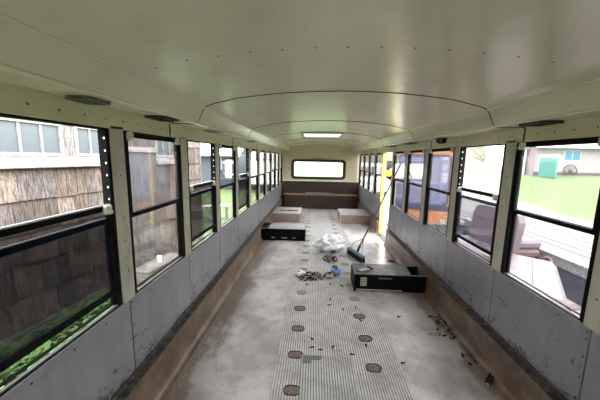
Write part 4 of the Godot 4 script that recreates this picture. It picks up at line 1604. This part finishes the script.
	var pf := [Vector3(-0.95, 0.35, 2.4), Vector3(-0.95, 1.1, 2.5), Vector3(-0.95, 1.25, 1.7), Vector3(-0.95, 2.1, 1.1), Vector3(-0.95, 2.15, -2.4), Vector3(-0.95, 0.35, -2.4)]
	extrude(st, pf, Vector3(1.9, 0, 0))
	put(st, "body", M.white, v)
	st = ST()
	extrude(st, [Vector3(-0.8, 1.3, 1.69), Vector3(-0.8, 1.98, 1.21), Vector3(-0.8, 1.98, 1.19), Vector3(-0.8, 1.3, 1.66)], Vector3(1.6, 0, 0))
	put(st, "windscreen", M.vanglass, v)
	for sx in [-1.0, 1.0]:
		for z in [1.6, -1.5]:
			st = ST()
			tube(st, [Vector3(sx * 0.75, 0.34, z), Vector3(sx * 0.97, 0.34, z)], 0.34, 18)
			put(st, "wheel", M.tyre, v)
	build_house()
	build_trees()

func build_van() -> void:
	# boxy orange step van facing the camera
	var v := thing("step_van", "boxy orange step van with wide windscreen parked beside the bus", "van", Vector3(2.95, -1.0, -8.3), -0.32)
	v.scale = Vector3(0.90, 1.0, 0.9)
	var c := Vector3(0, 1.915, 0)
	var hole := rrect(c, 1.58, 1.42, 0.14, Vector3.RIGHT, Vector3.UP, 5)
	var outer := rrect(c + Vector3(0, -0.33, 0), 1.86, 2.32, 0.05, Vector3.RIGHT, Vector3.UP, 5)
	var st := ST()
	ringframe(st, outer, hole, Vector3(0, 0, -0.08))
	put(st, "front_face", M.orange, v)
	st = ST()
	ringframe(st, rrect(c + Vector3(0, -0.33, -0.08), 1.86, 2.32, 0.05, Vector3.RIGHT, Vector3.UP, 5), rrect(c + Vector3(0, -0.33, -0.08), 1.78, 2.24, 0.05, Vector3.RIGHT, Vector3.UP, 5), Vector3(0, 0, -3.9))
	bx(st, Vector3(-0.9, 0.45, -3.95), Vector3(0.9, 2.7, -4.0))
	bx(st, Vector3(-0.9, 0.42, -0.1), Vector3(0.9, 0.48, -3.95))
	put(st, "body", M.orange, v)
	st = ST()
	ringframe(st, rrect(c + Vector3(0, 0, 0.01), 1.62, 1.46, 0.15, Vector3.RIGHT, Vector3.UP, 5), rrect(c + Vector3(0, 0, 0.01), 1.54, 1.38, 0.13, Vector3.RIGHT, Vector3.UP, 5), Vector3(0, 0, -0.05))
	put(st, "windscreen_gasket", M.cowl, v)
	st = ST()
	extrude(st, rrect(c + Vector3(0, 0, -0.02), 1.56, 1.40, 0.13, Vector3.RIGHT, Vector3.UP, 5), Vector3(0, 0, -0.006))
	put(st, "windscreen", glass(Color(0.46, 0.47, 0.57), 0.72), v)
	st = ST()
	bx(st, Vector3(-0.93, 1.04, 0.02), Vector3(0.93, 1.19, 0.0), 0.006)
	put(st, "cowl_band", M.cowl, v)
	st = ST()
	bx(st, Vector3(-0.95, 0.32, 0.10), Vector3(0.95, 0.52, -0.02), 0.02)
	put(st, "bumper", M.cowl, v)
	for sx in [-1.0, 1.0]:
		st = ST()
		tube(st, [Vector3(sx * 0.7, 0.72, -0.01), Vector3(sx * 0.7, 0.72, 0.025)], 0.09, 14)
		put(st, "headlight", M.galv, v)
		for z in [-0.7, -3.2]:
			st = ST()
			tube(st, [Vector3(sx * 0.66, 0.36, z), Vector3(sx * 0.9, 0.36, z)], 0.36, 18)
			put(st, "wheel", M.tyre, v)
	st = ST()
	bx(st, Vector3(-0.74, 1.58, -0.30), Vector3(-0.16, 2.0, -0.33), 0.01)
	put(st, "white_panel", M.white, v)
	st = ST()
	bx(st, Vector3(-0.8, 1.2, -0.1), Vector3(0.8, 1.32, -0.6), 0.02)
	put(st, "dashboard", M.cowl, v)

func build_house() -> void:
	var h := thing("house", "long beige house with pale blue window behind the lawn", "house", Vector3(23.7, -0.05, -32.0), 0.0)
	var st := ST()
	bx(st, Vector3(0, 0, 0), Vector3(16.0, 3.1, -7.0))
	put(st, "wall", M.siding, h)
	st = ST()
	bx(st, Vector3(-0.02, -0.1, 0.04), Vector3(16.02, 0.45, 0.0), 0.01)
	put(st, "foundation", mat(Color(0.38, 0.34, 0.35), 0.9), h)
	for i in 11:
		st = ST()
		bx(st, Vector3(-0.01, 0.46 + i * 0.24, 0.03), Vector3(16.0, 0.695 + i * 0.24, 0.0), 0.008)
		put(st, "siding_board", M.siding, h)
	st = ST()
	extrude(st, [Vector3(-0.6, 3.0, 0.8), Vector3(-0.6, 3.2, 0.8), Vector3(-0.6, 5.0, -3.5), Vector3(-0.6, 3.2, -7.8), Vector3(-0.6, 3.0, -7.8), Vector3(-0.6, 4.8, -3.5)], Vector3(17.2, 0, 0))
	put(st, "roof", M.roof, h)
	st = ST()
	ringframe(st, rrect(Vector3(3.76, 2.27, 0.03), 1.75, 1.15, 0.02, Vector3.RIGHT, Vector3.UP, 1), rrect(Vector3(3.76, 2.27, 0.03), 1.6, 0.98, 0.02, Vector3.RIGHT, Vector3.UP, 1), Vector3(0, 0, 0.04))
	bx(st, Vector3(3.73, 1.78, 0.06), Vector3(3.79, 2.76, 0.03))
	var wf := put(st, "window_frame", M.whitepaint, h)
	for a in [[2.96, 3.73], [3.79, 4.56]]:
		st = ST()
		bx(st, Vector3(a[0], 1.78, 0.045), Vector3(a[1], 2.76, 0.035))
		put(st, "pane", M.skyglass, wf)
	# wagon wheel leaning on the house
	var w := thing("wagon_wheel", "old spoked wagon wheel leaning against the beige house", "wheel", Vector3(27.15, -0.18, -31.7))
	st = ST()
	var c := Vector3(0, 0.72, 0.12)
	var rim := []
	for i in 25:
		var a := TAU * i / 24.0
		rim.append(c + Vector3(cos(a) * 0.68, sin(a) * 0.68, -sin(a) * 0.08))
	tube(st, rim, 0.045, 6, false)
	put(st, "rim", M.scrap2, w)
	for i in 10:
		st = ST()
		var a := TAU * i / 10.0
		tube(st, [c, c + Vector3(cos(a) * 0.66, sin(a) * 0.66, -sin(a) * 0.08)], 0.025, 5)
		put(st, "spoke", M.scrap2, w)
	st = ST()
	tube(st, [c + Vector3(0, 0, -0.08), c + Vector3(0, 0, 0.1)], 0.1, 10)
	put(st, "hub", M.scrap2, w)
	# portable toilet
	var p := thing("portable_toilet", "teal portable toilet with white roof leaning slightly on the lawn", "toilet", Vector3(22.8, -0.15, -29.0), 0.75)
	p.rotation.z = -0.07
	st = ST()
	bx(st, Vector3(-0.6, 0.08, 0.6), Vector3(0.6, 2.05, -0.6), 0.03)
	put(st, "cabin", M.teal, p)
	st = ST()
	bx(st, Vector3(-0.48, 0.15, 0.63), Vector3(0.42, 1.95, 0.60), 0.01)
	var dr := put(st, "door", mat(Color(0.30, 0.60, 0.54), 0.5), p)
	st = ST()
	bx(st, Vector3(0.28, 1.0, 0.66), Vector3(0.36, 1.15, 0.63), 0.01)
	put(st, "latch", M.white, dr)
	st = ST()
	extrude(st, [Vector3(-0.66, 2.05, 0.66), Vector3(-0.62, 2.18, 0.66), Vector3(-0.25, 2.33, 0.66), Vector3(0.25, 2.33, 0.66), Vector3(0.62, 2.18, 0.66), Vector3(0.66, 2.05, 0.66)], Vector3(0, 0, -1.32))
	put(st, "roof", M.white, p)
	st = ST()
	bx(st, Vector3(-0.64, 0, 0.64), Vector3(0.64, 0.09, -0.64), 0.02)
	put(st, "skid_base", M.steel, p)
	# white shed with red door left of the house
	var s := thing("white_shed", "small white outbuilding with red door at the end of the house", "building", Vector3(22.35, -0.1, -33.0), 0.0)
	st = ST()
	bx(st, Vector3(-1.6, 0, 0), Vector3(1.1, 3.0, -3.0))
	put(st, "wall", M.white, s)
	st = ST()
	bx(st, Vector3(-0.45, 0, 0.05), Vector3(0.3, 2.6, 0.0), 0.01)
	put(st, "door", M.barnred, s)
	st = ST()
	extrude(st, [Vector3(-1.8, 2.9, 0.2), Vector3(-0.25, 3.9, 0.2), Vector3(1.3, 2.9, 0.2), Vector3(1.3, 3.05, 0.2), Vector3(-0.25, 4.1, 0.2), Vector3(-1.8, 3.05, 0.2)], Vector3(0, 0, -3.6))
	put(st, "roof", M.roof, s)

func build_trees() -> void:
	var nz := fnoise(55, 0.02, 4)
	var spots := [[21.0, -58.0, 6.0], [28.0, -62.0, 7.0], [34.0, -60.0, 6.0], [15.0, -66.0, 7.0], [-16.0, -42.0, 7.5], [-24.0, -38.0, 7.0], [-10.0, -52.0, 8.0]]
	for i in spots.size():
		var p: Array = spots[i]
		var h: float = p[2]
		var right: bool = p[0] > 0.0
		var t := thing("tree", "leafy green tree on the bank beyond the gravel" if right else "leafy green tree behind the garage", "tree", Vector3(p[0], ground_y(p[0], p[1]) - 0.1, p[1]), 0.0, "trees on the bank" if right else "trees behind the garage")
		var st := ST()
		tube(st, [Vector3.ZERO, Vector3(0.1, h * 0.4, 0), Vector3(0, h * 0.7, 0.1)], [0.25, 0.18, 0.08], 8)
		put(st, "trunk", M.timber, t)
		st = ST()
		lump(st, Vector3(0, h * 0.65, 0), Vector3(h * 0.38, h * 0.4, h * 0.38), nz, 0.5, 26, 18)
		lump(st, Vector3(h * 0.18, h * 0.5, h * 0.1), Vector3(h * 0.26, h * 0.24, h * 0.26), nz, 0.5, 20, 14)
		lump(st, Vector3(-h * 0.2, h * 0.55, 0.0), Vector3(h * 0.25, h * 0.26, h * 0.25), nz, 0.5, 20, 14)
		put(st, "crown", M.foliage, t)

func _ready() -> void:
	rng.seed = 20240611
	# camera
	var cam := Camera3D.new()
	cam.name = "camera"
	cam.fov = rad_to_deg(2.0 * atan(200.0 / 280.0))
	cam.near = 0.05
	cam.far = 400.0
	cam.transform = Transform3D(cam_basis(), Vector3(-0.170, 1.49, 0.0))
	add_child(cam)
	cam.current = true
	# overcast sky: the only light
	var env := Environment.new()
	var sky := Sky.new()
	var sm := ProceduralSkyMaterial.new()
	sm.sky_top_color = Color(0.99, 0.995, 1.0)
	sm.sky_horizon_color = Color(0.76, 0.775, 0.79)
	sm.sky_curve = 0.25
	sm.ground_horizon_color = Color(0.6, 0.62, 0.58)
	sm.ground_bottom_color = Color(0.5, 0.52, 0.45)
	sm.sun_angle_max = 1.0
	sky.sky_material = sm
	env.background_mode = Environment.BG_SKY
	env.sky = sky
	env.background_energy_multiplier = 1.0
	env.tonemap_mode = Environment.TONE_MAPPER_LINEAR
	env.tonemap_exposure = 13.8
	env.sdfgi_enabled = true
	env.ssao_enabled = true
	env.ssil_enabled = true
	var we := WorldEnvironment.new()
	we.name = "world_environment"
	we.environment = env
	add_child(we)
	make_materials()
	build_ground()
	build_floor()
	build_side(-1.0)
	build_side(1.0)
	build_ceiling()
	build_ends()
	build_windows()
	build_fittings()
	build_loose()
	build_left_outside()
	build_right_outside()
